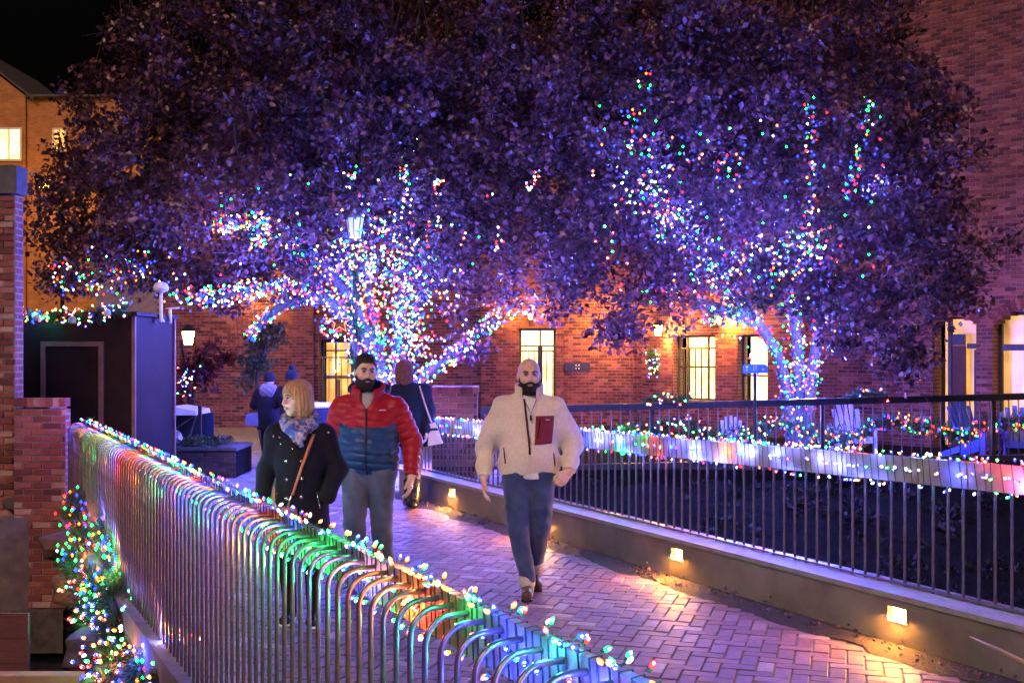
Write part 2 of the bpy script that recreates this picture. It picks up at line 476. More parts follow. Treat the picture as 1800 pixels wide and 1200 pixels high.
def brick_wall(parent, o, dirv, length, z0, z1, openings, bmat, n_parts=300, thick=0.35, dep=0.011, fine_to=None, u_fine=None, seed=0, mortar=None, side=None, jit=0.0022, names=('brick', 'bricks', 'wall')):
    """o: left end at ground level, dirv along the wall; the front faces dirv x up"""
    rng = random.Random(seed)
    o = Vector(o); d = Vector(dirv).normalized(); nrm = d.cross(Vector((0, 0, 1))).normalized()
    ang = math.atan2(d.y, d.x)
    mortar = mortar or M['mortar']; side = side or M['brick_far']
    pitch = BH + BJ
    rows = int((z1 - z0) / pitch + 0.5)
    # backing courses, merged where neighbours are alike
    back = MB(); mats = []
    prev = None; runs = []
    for r in range(rows):
        zb = z0 + r * pitch; zt = zb + pitch
        iv = [(0.0, length)]
        for op in openings:
            c = op(zb + pitch / 2)
            if c: iv = sub_intervals(iv, c)
        fine = fine_to is None or zb < fine_to
        key = (tuple(iv), fine)
        if prev and prev[0] == key: prev[2] = zt
        else:
            prev = [key, zb, zt]; runs.append(prev)
    for key, zb, zt in runs:
        for a, b in key[0]:
            c = o + d * (a + b) / 2 - nrm * thick / 2; c.z = (zb + zt) / 2
            back.box(c, d * (b - a) / 2, -nrm * thick / 2, (0, 0, (zt - zb) / 2))
            # faces order of box: ex-,ex+,ey-(front),ey+,ez-,ez+
            fmat = 0 if key[1] else 1
            mats += [1, 1, fmat, fmat if False else 1, 1, 1]
    obj(names[2], back.v, back.f, [mortar, side], parent, midx=mats)
    # the bricks
    full = []; cutp = []
    for r in range(rows):
        zb = z0 + r * pitch
        if fine_to is not None and zb >= fine_to: break
        zc = zb + pitch / 2
        ops = [c for c in (op(zc) for op in openings) if c]
        off = -(BL + BJ) / 2 if r % 2 else 0.0
        header = False
        u = off
        while u < length:
            iv = [(max(u, 0.0), min(u + BL, length))]
            for c in ops: iv = sub_intervals(iv, (c[0], c[1]))
            for a, b in iv:
                if b - a < 0.025: continue
                if u_fine and not (u_fine[0] <= a <= u_fine[1]): continue
                p = o + d * (a + b) / 2; p.z = zc
                (full if abs(b - a - BL) < 1e-6 else cutp).append((p, b - a))
            u += BL + BJ
    full.sort(key=lambda q: (q[0] - Vector((0, 0, CAM_Z))).length)
    vs, fs = brick_piece(BL, BH, dep)
    me = fast_mesh('brick', vs, fs, mats=[bmat])
    for p, l in full[:n_parts]:
        inst(names[0], me, p + nrm * rng.uniform(-jit, jit), parent, rot=(rng.uniform(-.008, .008), rng.uniform(-.006, .006), ang))
    st = MB(); ca, sa = math.cos(ang), math.sin(ang)
    for p, l in full[n_parts:] + cutp:
        vs, fs = brick_piece(l, BH, dep)
        q = p + nrm * rng.uniform(-jit, jit)
        st.add([(q.x + ca * x - sa * y, q.y + sa * x + ca * y, q.z + z) for x, y, z in vs], fs)
    if st.v: obj(names[1], st.v, st.f, bmat, parent, kind='stuff')

def soldier_arch(parent, o, dirv, u0, u1, zs, rise, h, bmat, dep=0.014, w=0.066):
    """a ring of upright bricks over an opening, each a brick of its own"""
    o = Vector(o); d = Vector(dirv).normalized(); nrm = d.cross(Vector((0, 0, 1))).normalized()
    uc = (u0 + u1) / 2; hw = (u1 - u0) / 2
    R = (hw * hw + rise * rise) / (2 * rise); zc = zs + rise - R
    a0 = math.asin(min(1, hw / R)); n = max(3, int(2 * a0 * R / (w + 0.012)))
    for k in range(n):
        a = -a0 + (k + 0.5) * 2 * a0 / n
        ww = 2 * a0 * R / n - 0.011
        e = d * math.sin(a) + Vector((0, 0, math.cos(a))); tdir = d * math.cos(a) - Vector((0, 0, math.sin(a)))
        c = o + d * uc; c.z = zc
        c = c + e * (R + h / 2) + nrm * (dep / 2 - 0.03)
        mb = MB(); mb.box(c, tdir * ww / 2, nrm * (dep / 2 + 0.03), e * (h / 2 - 0.003))
        mb.build('brick', bmat, parent)

# ------------------------------------------------------------------ ground, creek, slabs
g = MB(); g.add([(-300, -100, -2.3), (300, -100, -2.3), (300, 500, -2.3), (-300, 500, -2.3)], [(0, 1, 2, 3)])
tag(g.build('ground', M['ground']), kind='structure')
wtr = MB(); wtr.add([(-9, 1, -1.55), (14, 1, -1.55), (14, 18, -1.55), (-9, 18, -1.55)], [(0, 1, 2, 3)])
tag(wtr.build('water', M['water']), kind='structure')

# courtyard slab beyond the bridge
cp = [W(6.15, -3.2), W(6.15, 5.2), Vector((0.35, 17.0, 0)), Vector((0.35, 27.5, 0)), Vector((-16, 27.5, 0)), Vector((-16, 14.5, 0))]
court = MB(); court.prism([Vector((p.x, p.y, -2.2)) for p in cp], (0, 0, 2.194))
co = court.build('courtyard', M['mortar_dark']); tag(co, kind='structure')
# its flagstones: irregular courses, the nearest 300 as parts
flag_rng = random.Random(4); fl = []
def inside(poly, x, y):
    c = False; n = len(poly)
    for i in range(n):
        a, b = poly[i], poly[i - 1]
        if (a.y > y) != (b.y > y) and x < (b.x - a.x) * (y - a.y) / (b.y - a.y) + a.x: c = not c
    return c
v = -2.0
while v < 22:
    h = flag_rng.choice([0.22, 0.3, 0.36]); u = -14.0 - flag_rng.random()
    while u < 10:
        l = flag_rng.choice([0.3, 0.4, 0.55, 0.62])
        c = W(6.2 + v + h / 2, u + l / 2)
        if inside(cp, c.x, c.y) and all(inside(cp, *W(6.2 + v + h * a, u + l * b).xy) for a in (0, 1) for b in (0, 1)): fl.append((c, l - 0.014, h - 0.014))
        u += l
    v += h
fl.sort(key=lambda q: q[0].length)
def slab(mb, c, l, h, z0, z1, b=0.006):
    ex = NB; ey = UB; vs = []
    for z, q in ((z0, 0), (z1, b)):
        for a, e in ((-1, -1), (1, -1), (1, 1), (-1, 1)):
            p = c + ex * a * (l / 2 - q) + ey * e * (h / 2 - q); vs.append((p.x, p.y, z))
    mb.add(vs, [(4, 5, 6, 7), (0, 1, 5, 4), (1, 2, 6, 5), (2, 3, 7, 6), (3, 0, 4, 7)])
for c, l, h in fl[:260]:
    m1 = MB(); dz = flag_rng.uniform(-0.003, 0.003); slab(m1, c, l, h, -0.006, 0.004 + dz); m1.build('flagstone', M['flag'], co)
m1 = MB()
for c, l, h in fl[260:]: slab(m1, c, l, h, -0.006, 0.004 + flag_rng.uniform(-0.003, 0.003))
m1.build('flagstones', M['flag'], co, kind='stuff')

# terrace beyond the creek on the right, with a dark planted bank below it
ter = MB(); ter.prism([(0.36, 17.0, -2.2), (13, 17.0, -2.2), (13, 27.6, -2.2), (0.36, 27.6, -2.2)], (0, 0, 2.2))
tag(ter.build('terrace', M['bank']), kind='structure')
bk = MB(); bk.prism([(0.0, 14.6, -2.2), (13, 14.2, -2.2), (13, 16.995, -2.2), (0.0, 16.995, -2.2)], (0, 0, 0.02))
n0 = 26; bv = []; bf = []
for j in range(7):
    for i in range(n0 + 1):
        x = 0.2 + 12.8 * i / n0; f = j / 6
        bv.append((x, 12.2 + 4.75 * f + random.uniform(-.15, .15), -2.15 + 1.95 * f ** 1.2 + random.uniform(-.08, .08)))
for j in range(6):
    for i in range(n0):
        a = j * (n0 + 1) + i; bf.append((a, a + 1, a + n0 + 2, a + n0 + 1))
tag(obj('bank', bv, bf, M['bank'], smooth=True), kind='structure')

# ------------------------------------------------------------------ bridge deck and its herringbone bricks
S0, S1 = -7.6, 6.12
T_K = 3.92                                   # inner face of the right kerb
deck = MB()
deck.prism([W(S0, -0.22, -0.55), W(S0, 4.45, -0.55), W(S1, 4.45, -0.55), W(S1, -0.22, -0.55)], (0, 0, 0.542))
dk = deck.build('footbridge_deck', M['mortar_dark']); tag(dk, kind='structure')
wb = 0.102; hb = []
def herring(x, y):
    m = (x - y) % 4
    return m
c45 = math.cos(math.radians(45))
DA = (UB * c45 + NB * c45); DB = (UB * c45 - NB * c45)   # the two brick directions
for i in range(-140, 140):
    for j in range(-140, 140):
        m = (i - j) % 4
        if m == 0: ca_, cb_, l1, l2 = i + 1.0, j + 0.5, 2, 1
        elif m == 2: ca_, cb_, l1, l2 = i + 0.5, j + 0.0, 1, 2
        else: continue
        c = DA * (ca_ * wb) + DB * (cb_ * wb)
        s_ = c.dot(UB); t_ = c.dot(NB)
        s_ -= 1.0; t_ += 2.0
        if S0 < s_ < S1 - 0.1 and -0.10 < t_ < T_K - 0.16: hb.append((s_, t_, m))
hb.sort(key=lambda q: (W(q[0], q[1]) - Vector((0.8, 0, 0))).length if abs(W(q[0], q[1]).x / max(0.1, W(q[0], q[1]).y)) < 0.48 and W(q[0], q[1]).y > 5.7 and W(q[0], q[1]).x > -1.0 else 99)
pl, pw = 2 * wb - 0.007, wb - 0.007
def paver_geo():
    b = 0.005; vs = []
    for z, q in ((-0.02, 0.0), (0.0, 0.001), (0.004, b)):
        for a, e in ((-1, -1), (1, -1), (1, 1), (-1, 1)): vs.append((a * (pl / 2 - q), e * (pw / 2 - q), z))
    fs = [(8, 9, 10, 11)]
    for r in (0, 4): fs += [(r + k, r + (k + 1) % 4, r + 4 + (k + 1) % 4, r + 4 + k) for k in range(4)]
    return vs, fs
pvs, pfs = paver_geo()
pme = fast_mesh('brick', pvs, pfs, mats=[M['paver']])
angA = math.atan2(DA.y, DA.x); angB = math.atan2(DB.y, DB.x)
pst = MB(); prng = random.Random(3)
for n_, (s_, t_, m) in enumerate(hb):
    a = (angA if m == 0 else angB) + prng.uniform(-.012, .012); c = W(s_, t_, -0.002 + prng.uniform(-0.0028, 0.0028))
    tx, ty = prng.uniform(-.010, .010), prng.uniform(-.012, .012)
    if n_ < 300: inst('brick', pme, c, dk, rot=(tx, ty, a))
    else:
        ca, sa = math.cos(a), math.sin(a)
        pst.add([(c.x + ca * x - sa * y, c.y + sa * x + ca * y, c.z + z + x * ty + y * tx) for x, y, z in pvs], pfs)
obj('bricks', pst.v, pst.f, M['paver'], dk, kind='stuff')

# soil strip with litter along the right kerb
ss = MB(); nS = 90
for k in range(nS + 1):
    s_ = S0 + (S1 - S0 - 0.02) * k / nS
    ta = T_K - 0.24 + 0.05 * math.sin(k * 0.9) + random.uniform(-.035, .035)
    for t_, z in ((ta, 0.003), ((ta + T_K) / 2, 0.022 + random.uniform(-.008, .012)), (T_K + 0.01, 0.02)):
        ss.v.append(tuple(W(s_, t_, z)))
for k in range(nS):
    for q in range(2):
        a = k * 3 + q; ss.f.append((a, a + 1, a + 4, a + 3))
so = ss.build('soil_strip', M['soil'], smooth=True); tag(so, kind='structure')

# ------------------------------------------------------------------ kerb with step lights
kb = thing('bridge_kerb', 'low concrete kerb wall with small glowing step lights along the path', 'kerb', W(0, T_K + 0.2))
LS = [-5.05 + 2.22 * k for k in range(6)]    # step lights along it
LS = []
for px in (1577, 1190, 960, 795):
    r = (px - 900) / FPX; p0 = W(0, T_K)
    k = (r * p0.y - p0.x) / (UB.x - r * UB.y); LS.append(k)
LS = [LS[0] - (LS[1] - LS[0])] + LS
lh, lw = 0.055, 0.085
zl = 0.205
edges = [S0] + sum([[k - lw, k + lw] for k in sorted(LS)], []) + [S1 - 0.05]
mb = MB()
for k in range(0, len(edges), 2):
    a, b = edges[k], edges[k + 1]
    mb.box(W((a + b) / 2, T_K + 0.17, 0.15), UB * (b - a) / 2, NB * 0.17, (0, 0, 0.15))
for k in LS:
    mb.box(W(k, T_K + 0.17, (zl - lh) / 2), UB * lw, NB * 0.17, (0, 0, (zl - lh) / 2))
    mb.box(W(k, T_K + 0.17, (zl + lh + 0.3) / 2), UB * lw, NB * 0.17, (0, 0, (0.3 - zl - lh) / 2))
    mb.box(W(k, T_K + 0.21, zl), UB * lw, NB * 0.13, (0, 0, lh))
mb.build('wall', M['concrete'], kb)
cap = MB(); cap.box(W((S0 + S1) / 2, T_K + 0.17, 0.3175), UB * (S1 - S0) / 2, NB * 0.185, (0, 0, 0.0165))
cap.build('capping', M['rail'], kb)
M['step_light'] = emit('step_light', (1.0, 0.55, 0.16), 14.0, (0.6, 0.5, 0.35))
for k in LS:
    m1 = MB(); m1.box(W(k, T_K + 0.055, zl), UB * (lw - 0.012), NB * 0.02, (0, 0, lh - 0.012)); sl = m1.build('step_light', M['step_light'], kb)
    m1 = MB()
    for a, e, hx, hz in ((0, lh - 0.005, lw, 0.005), (0, -lh + 0.005, lw, 0.005), (lw - 0.005, 0, 0.005, lh - 0.011), (-lw + 0.005, 0, 0.005, lh - 0.011)):
        m1.box(W(k + a, T_K + 0.03, zl + e), UB * hx, NB * 0.034, (0, 0, hz))
    m1.build('frame', M['thin_metal'], sl)
    ld = bpy.data.lights.new('step_lamp', 'AREA'); ld.shape = 'RECTANGLE'; ld.size = 0.15; ld.size_y = 0.09; ld.energy = 34; ld.color = (1.0, 0.40, 0.06)
    lo = bpy.data.objects.new('step_lamp', ld); lo.location = W(k, T_K - 0.012, zl) - root_loc(kb)
    lo.rotation_euler = (-NB * 0.80 + Vector((0, 0, -0.6))).to_track_quat('-Z', 'Y').to_euler(); link(lo, kb)

# ------------------------------------------------------------------ the two bridge railings
def railing(name, label, t_bar, t_rail, side, z_base, ztop, s0, s1, drop, rmat):
    """side: +1 rail is on the larger-t side of its bars"""
    root = thing(name, label, 'railing', W(0, t_bar, z_base))
    pitch = 0.1135
    n = int((s1 - s0) / pitch)
    zt0 = 1.10
    pts = [(0, 0, z_base - 0.12), (0, 0, 0.4), (0, 0, zt0 - drop)]
    R = 0.085
    for k in range(1, 8):
        a = math.pi / 2 * k / 7
        pts.append((side * (R - R * math.cos(a)), 0, zt0 - drop + R * math.sin(a)))
    pts.append((side * (abs(t_rail - t_bar) - 0.012), 0, zt0 - drop + R))
    # bar mesh in the bridge frame: local x across the bridge
    tb = MB(); tb.tube([(p[0], p[1], p[2]) for p in pts], 0.0098, 8)
    me = fast_mesh('bar', tb.v, tb.f, mats=[M['steel']], smooth=True)
    rz = math.atan2(NB.y, NB.x)
    for k in range(n + 1):
        s_ = s0 + k * pitch
        o = inst('bar', me, W(s_, t_bar, ztop(s_) - zt0), root, rotz=rz)
    # handrail board in short lengths with butt joints
    L = 2.4; s_ = s0 - 0.1
    while s_ < s1:
        e = min(s_ + L, s1 + 0.1)
        zc0, zc1 = ztop(s_) - 0.08, ztop(e) - 0.08
        a = W(s_ + 0.0015, t_rail, zc0); b = W(e - 0.0015, t_rail, zc1)
        m1 = MB(); m1.bar(a, b, 0.034, 0.16); m1.build('handrail', rmat, root)
        s_ = e
    m1 = MB(); a = W(s0 - .1, t_bar, z_base + 0.02); b = W(s1 + .1, t_bar, z_base + 0.02); m1.bar(a, b, 0.045, 0.012); m1.build('base_plate', M['steel'], root)
    return root
zR = lambda s_: 1.15 - 0.0215 * s_
zL = lambda s_: 1.10
T_RR, T_LR = T_K + 0.05, 0.02
railing('bridge_railing', 'right steel bridge railing with thin vertical bars standing on the concrete kerb', T_K + 0.22, T_RR, -1, 0.33, zR, -6.2, 5.9, 0.165, M['rail'])
railing('bridge_railing', 'near left steel bridge railing with hooped bars, leading down to the brick pier', -0.14, T_LR, 1, -0.30, zL, -7.0, 5.75, 0.118, M['rail_dark'])

def wrap_string(name, label, t_rail, ztop, s0, s1, turn, per, seed, nparts, out_bias, r, L, w, glow, watts, gcol=None):
    rng = random.Random(seed)
    root = thing(name, label, 'string lights', W(0, t_rail, 0.9))
    wire = MB(); pos = []; dirs = []
    s_ = s0; pts = []
    hx, hz = 0.017 + 0.004, 0.080 + 0.004
    ring = [(-hx, -hz), (-hx, 0), (-hx, hz), (hx, hz), (hx, 0), (hx, -hz)]
    cnt = 0
    while s_ < s1:
        jt = turn * rng.uniform(0.55, 1.4)
        slack = rng.uniform(0.0, 0.012)
        for k, (x, z) in enumerate(ring):
            q = s_ + jt * k / 6
            f = 1 + slack * 8 * (0.5 if abs(z) < 0.01 else 1) * rng.random()
            pts.append(W(q, t_rail + x * f, ztop(q) - 0.08 + z * (1 + slack)))
        for _ in range(per if rng.random() < 0.75 else per + 1):
            k = rng.choices(range(6), weights=[1.6 if out_bias < 0 else .6, 2.0 if out_bias < 0 else .5, 2.2, 2.2, 2.0 if out_bias > 0 else .5, 1.6 if out_bias > 0 else .6])[0]
            x, z = ring[k]
            q = s_ + jt * rng.random()
            e = NB * (1 if x > 0 else -1) * rng.uniform(.3, 1) + Vector((0, 0, (z / hz) * rng.uniform(.3, 1.2) + rng.uniform(-.3, .5))) + UB * rng.uniform(-.7, .7)
            e.normalize()
            pos.append(W(q, t_rail + x, ztop(q) - 0.08 + z * rng.uniform(.9, 1.05)) + e * 0.018); dirs.append(e)
        s_ += jt
    wire.tube(pts, 0.0032, 4)
    wire.build('wire', M['wire'], root)
    bulbs(root, pos, dirs, BULB_NEAR, r=r, L=L, n_parts=nparts, w=w, seed=seed, glow=glow, watts=watts, gcol=gcol, size=.03)
    return root
wrap_string('string_lights', 'multicoloured string lights wound round the near left bridge handrail', T_LR, zL, -6.6, 5.7, 0.050, 3, 11, 300, -1, 0.0072, 0.022, (3.4, 2.4, 1.3, 1.8, 1.2), 150, 4.0)
wrap_string('string_lights', 'multicoloured string lights wound round the right bridge handrail', T_RR, zR, -5.2, 5.85, 0.060, 4, 12, 300, -1, 0.0075, 0.023, (3.6, 2.0, 1.2, 1.7, 2.6), 130, 4.4, (.13, .18, 1.0))

# ------------------------------------------------------------------ left: old brick wall, pier, rubble, crate
tw = thing('brick_wall', 'tall weathered brick wall end with stone coping at the left edge', 'wall', (-6.1, 12.5, -1.5))
brick_wall(tw, (-7.6, 12.32, 0), (1, 0, 0), 1.94, -1.5, 3.66, [], M['brick_old'], 300, 0.2, 0.016, u_fine=(0.9, 3), seed=3, jit=0.006, mortar=M['mortar'])
m1 = MB(); m1.abox(-7.6, -5.63, 12.28, 12.55, 3.662, 3.98); m1.build('coping', M['slate'], tw)
rr = random.Random(8)
def rock(name, c, r, mat, parent=None, seed=0, squash=(1, 1, 1)):
    bm = bmesh.new(); bmesh.ops.create_icosphere(bm, subdivisions=2, radius=1.0)
    q = random.Random(seed); ph = [q.uniform(0, 6.28) for _ in range(9)]
    vs = []
    for v_ in bm.verts:
        p = v_.co.copy()
        k = 1 + 0.16 * math.sin(3.1 * p.x + ph[0]) * math.cos(2.7 * p.y + ph[1]) + 0.12 * math.sin(4.3 * p.z + ph[2] + 2 * p.x)
        m = max(abs(p.x), abs(p.y), abs(p.z)); p = p / (0.35 + 0.65 * m) * 0.8     # blocky
        vs.append((c[0] + p.x * r * squash[0] * k, c[1] + p.y * r * squash[1] * k, c[2] + p.z * r * squash[2] * k))
    fs = [tuple(v_.index for v_ in f.verts) for f in bm.faces]; bm.free()
    return obj(name, vs, fs, mat, parent)
for k, (px, py, r_) in enumerate([(25, 885, .14), (40, 925, .12), (18, 940, .13), (38, 965, .15), (22, 1000, .14), (44, 1010, .1)]):
    rock('stone', P(px, py, 12.26), r_, M['stone'], tw, k, (1.2, .5, .7))

pr = thing('brick_pier', 'brick pier with soldier course top where the near left railing ends', 'pier', (-5.26, 12.4, -1.3))
brick_wall(pr, (-5.60, 12.16, 0), (1, 0, 0), 0.58, -1.02, 1.235, [], M['brick_old'], 300, 0.13, 0.012, seed=5)
m1 = MB(); m1.abox(-5.53, -5.25, 12.291, 12.75, -1.0, 1.235); m1.build('core', M['brick_far'], pr)
for k in range(8):
    x0 = -5.60 + k * 0.0725
    m1 = MB(); m1.abox(x0 + 0.003, x0 + 0.0695, 12.146, 12.295, 1.243, 1.338); m1.build('brick', M['brick_old'], pr)
m1 = MB(); m1.abox(-5.62, -5.01, 12.06, 12.6, -1.5, -1.025); m1.build('footing', M['stone'], pr)

ct = thing('timber_planter', 'red-brown timber box standing at the lower left corner', 'box', P(10, 1330, 8.2))
c0 = P(49, 1078, 8.2)
for k in range(4):
    z1_ = c0.z - k * 0.19
    m1 = MB(); m1.abox(c0.x - 0.9, c0.x, 8.2, 8.24, z1_ - 0.185, z1_); m1.build('board', M['dark_wood'], ct)
for k in (-.75, -.12):
    m1 = MB(); m1.abox(c0.x + k - .03, c0.x + k + .03, 8.241, 8.30, c0.z - .76, c0.z - .02); m1.build('batten', M['dark_wood'], ct)
c1 = P(140, 1186, 7.6)
m1 = MB(); m1.abox(c1.x - 0.8, c1.x, 7.58, 7.7, c1.z - 0.16, c1.z)
tag(m1.build('timber_beam', M['tan_wood']), 'tan timber beam lying low below the brick pier', 'beam')

# stepped stones beside the railing, carrying the garland
st_pts = [(250, 1060, 8.15, .34), (215, 1010, 9.0, .33), (150, 1000, 9.8, .36), (185, 1100, 8.2, .34), (240, 1160, 7.4, .30), (310, 1195, 6.6, .28), (130, 930, 10.6, .33), (200, 1195, 7.3, .36)]
st_lab = ['pale sloping stone slab against the near railing foot', 'grey stone block half under the garland, upper middle of the heap', 'dark stone block under the garland nearest the pier foot', 'grey stone under the thick middle of the garland',
          'brown stone in the garland loop at bottom left', 'rounded stone under the nearest garland end by the railing', 'stone block under the garland top beside the brick pier', 'dark stone at the bottom of the garland heap']
for k, (px, py, d_, r_) in enumerate(st_pts):
    p = P(px, py, d_); r_ *= .72
    o_ = rock('stone_block', (p.x - .1, p.y + 0.1, p.z - r_ * 0.75), r_, M['stone'], None, 20 + k, (1.15, 1.0, 0.8))
    tag(o_, st_lab[k], 'stone', 'stones under the garland')
sl_ = MB(); q = P(258, 1085, 7.95)
sl_.box((q.x, q.y, q.z), UB * 0.24 + Vector((0, 0, .05)), NB * 0.12, Vector((0, 0, 0.035)))
tag(sl_.build('stone_slab', M['stone']), 'flat pale stone slab tilted beside the garland, under the near railing', 'stone', 'stones under the garland')

# ------------------------------------------------------------------ garlands
def garland(name, label, pts, rad, nper, nb, seed, cat='garland', parts=40, w=(3, 2.4, 1.8, 2.2, .6), baubles=0, br=0.011, group=None, nl=0.07, glow=0, watts=1.0):
    rng = np.random.default_rng(seed)
    pts = [np.array(tuple(p)) for p in pts]
    seg = np.array([np.linalg.norm(pts[i + 1] - pts[i]) for i in range(len(pts) - 1)]); cum = np.concatenate([[0], np.cumsum(seg)]); L = cum[-1]
    def at(u):
        i = np.clip(np.searchsorted(cum, u, side='right') - 1, 0, len(seg) - 1)
        f = ((u - cum[i]) / seg[i])[:, None]; A = np.array(pts)
        return A[i] * (1 - f) + A[i + 1] * f, (A[i + 1] - A[i]) / seg[i][:, None]
    root = thing(name, label, cat, tuple(np.array(pts).mean(axis=0) - np.array([0, 0, rad])), group)
    N = int(nper * L); u = rng.uniform(0, L, N); c, t = at(u)
    rv = rng.normal(size=(N, 3)); rv -= t * (rv * t).sum(1)[:, None]; rv /= np.linalg.norm(rv, axis=1)[:, None] + 1e-9
    lump = 0.75 + 0.35 * np.sin(u * 9 + seed) * np.sin(u * 5.3)
    start = c + rv * (rad * 0.45 * rng.random(N) * lump)[:, None]
    dirn = rv + t * rng.normal(scale=.6, size=(N, 1)) + rng.normal(scale=.35, size=(N, 3)); dirn /= np.linalg.norm(dirn, axis=1)[:, None]
    ln = rng.uniform(.6, 1.25, N) * nl * lump ; sidev = np.cross(dirn, rng.normal(size=(N, 3))); sidev /= np.linalg.norm(sidev, axis=1)[:, None] + 1e-9
    wd = nl * 0.07
    end = start + dirn * (ln * rad / 0.09)[:, None]
    V = np.stack([start - sidev * wd, start + sidev * wd, end + sidev * wd * .4, end - sidev * wd * .4], 1).reshape(-1, 3)
    F = np.arange(N * 4).reshape(N, 4)
    obj('needles', V, F, M['needle'], root, kind='stuff')
    ub = rng.uniform(0, L, nb); c, t = at(ub); rv = rng.normal(size=(nb, 3)); rv /= np.linalg.norm(rv, axis=1)[:, None]
    rv[:, 1] = -np.abs(rv[:, 1]); pos = c + rv * rad * rng.uniform(.6, 1.05, (nb, 1))
    bulbs(root, pos, [Vector(r) for r in rv], BULB_NEAR if br < .014 else BULB_FAR, r=br, L=br * 2.6, n_parts=parts, w=w, seed=seed, glow=glow, watts=watts)
    for k in range(baubles):
        cc, _ = at(np.array([L * (k + .5) / baubles])); p = cc[0] + np.array([0, -rad * .9, -0.02])
        m1 = MB(); m1.ball(p, 0.05, 12, 8); m1.build('bauble', M['bauble'], root, smooth=True)
    return root
M['bauble'] = plain('bauble', (0.55, 0.55, 0.58), (0.65, 0.65, 0.68), 5, 0.25, 0.2, bumps=0)
g1 = [P(140, 868, 10.6), P(128, 905, 10.4), P(150, 950, 10.0), P(118, 985, 9.8), P(135, 1030, 9.5), P(160, 1075, 9.2), P(150, 1105, 9.0)]
garland('garland', 'lit evergreen garland strand hanging down beside the brick pier foot', g1, 0.16, 1100, 110, 31, br=0.0135, glow=12, watts=4.0)
g2 = [P(185, 925, 9.6), P(215, 955, 9.2), P(240, 990, 8.8), P(210, 1020, 8.6), P(190, 1060, 8.3), P(215, 1095, 8.0), P(180, 1130, 7.8), P(205, 1175, 7.5), P(180, 1215, 7.2)]
garland('garland', 'thick lit evergreen garland heaped over the stones below the near railing', g2, 0.19, 1200, 150, 32, br=0.0135, glow=18, watts=4.5, parts=80)
g3 = [P(235, 1200, 7.1), P(255, 1160, 7.2), P(295, 1130, 7.2), P(325, 1145, 7.0), P(310, 1180, 6.8), P(270, 1225, 6.6)]
garland('garland', 'looped end of lit garland at the bottom edge near the railing bars', g3, 0.14, 1300, 80, 33, br=0.012, glow=10, watts=3.5)

g4 = [P(205, 950, 9.0), P(245, 1000, 8.6), P(232, 1045, 8.4), P(250, 1085, 8.1), P(225, 1130, 7.8), P(245, 1165, 7.5)]
garland('garland', 'bushy lit garland strand hugging the foot of the near railing', g4, 0.17, 1100, 90, 35, br=0.0135, glow=10, watts=4.0, w=(3, 3.4, 1.8, 2, .8))
g5 = [P(150, 1010, 9.3), P(185, 1040, 8.9), P(165, 1090, 8.6), P(195, 1140, 8.2), P(165, 1180, 7.9)]
garland('garland', 'left outer lit garland strand lying over the dark stones', g5, 0.16, 1100, 80, 36, br=0.0135, glow=8, watts=4.0)
# ------------------------------------------------------------------ dark painted shed with a door
sh = thing('metal_shed', 'dark purple painted metal shed with a panel door behind the brick pier', 'shed', (-5.6, 14.4, 0))
SX0, SX1, SY0, SY1, SZ = -6.35, -4.82, 13.8, 15.4, 2.32
def panel_frame(parent, x0, x1, z0, z1, y, w=0.06, dep=0.03, mat=None):
    for a, b, c, d in ((x0, x0 + w, z0, z1), (x1 - w, x1, z0, z1), (x0 + w, x1 - w, z1 - w, z1)):
        m = MB(); m.abox(a, b, y - dep, y - 0.001, c, d); m.build('frame', mat or M['shed_edge'], parent)
m1 = MB(); m1.abox(SX0, SX1, SY0, SY1, 0, SZ); m1.build('body', M['shed'], sh)
dx0, dx1 = P(72, 600, 13.78).x, P(182, 600, 13.78).x
m1 = MB(); m1.abox(dx0 + .06, dx1 - .06, SY0 - 0.018, SY0 - 0.002, 0.03, 1.93); dr = m1.build('door', M['shed'], sh)
panel_frame(dr, dx0, dx1, 0.0, 1.99, SY0, 0.06, 0.035)
m1 = MB(); m1.tube([(dx1 - .12, SY0 - .02, 1.02), (dx1 - .12, SY0 - .06, 1.02), (dx1 - .2, SY0 - .06, 1.02)], 0.01, 6); m1.build('handle', M['steel'], dr)
for x in (SX1 - 0.012,):
    m1 = MB(); m1.abox(x - 0.02, x + 0.024, SY0 - 0.012, SY0 + 0.03, 0, SZ - 0.005); m1.build('corner_trim', M['shed_edge'], sh)
m1 = MB(); m1.abox(SX1 - .02, SX1 + .03, SY1 - 0.05, SY1 + 0.012, 0, SZ - 0.005); m1.build('corner_trim', M['shed_edge'], sh)
m1 = MB(); m1.abox(SX0 - .04, SX1 + .05, SY0 - .05, SY1 + .05, SZ, SZ + 0.05); m1.build('roof', M['shed'], sh)
gs = [P(40, 552, 13.68), P(90, 556, 13.68), P(140, 560, 13.68), P(190, 548, 13.68), P(225, 543, 13.68)]
garland('garland', 'lit garland with pale baubles along the top edge of the dark shed', gs, 0.12, 900, 85, 34, parts=60, baubles=3, br=0.0125, glow=10, watts=3.0)
vt = thing('roof_vent', 'pale mushroom-capped vent pipe standing on the shed roof', 'vent', P(283, 568, 14.6))
b0 = P(283, 566, 14.6)
m1 = MB(); m1.lathe(b0, [(0.055, 0), (0.05, .02), (0.026, .05), (0.024, .40)], 12); m1.build('pipe', M['white_paint'], vt, smooth=True)
m1 = MB(); m1.lathe((b0.x, b0.y, b0.z + .40), [(0.03, 0), (0.095, .03), (0.105, .07), (0.085, .115), (0.04, .14), (0.01, .146)], 16); m1.build('cap', M['white_paint'], vt, smooth=True)
tp = MB(); b0 = P(299, 568, 15.0); tp.tube([b0, b0 + Vector((0, 0, .2))], 0.024, 8); tp.tube([b0 + Vector((-.06, 0, .205)), b0 + Vector((.13, 0, .215))], 0.012, 8)
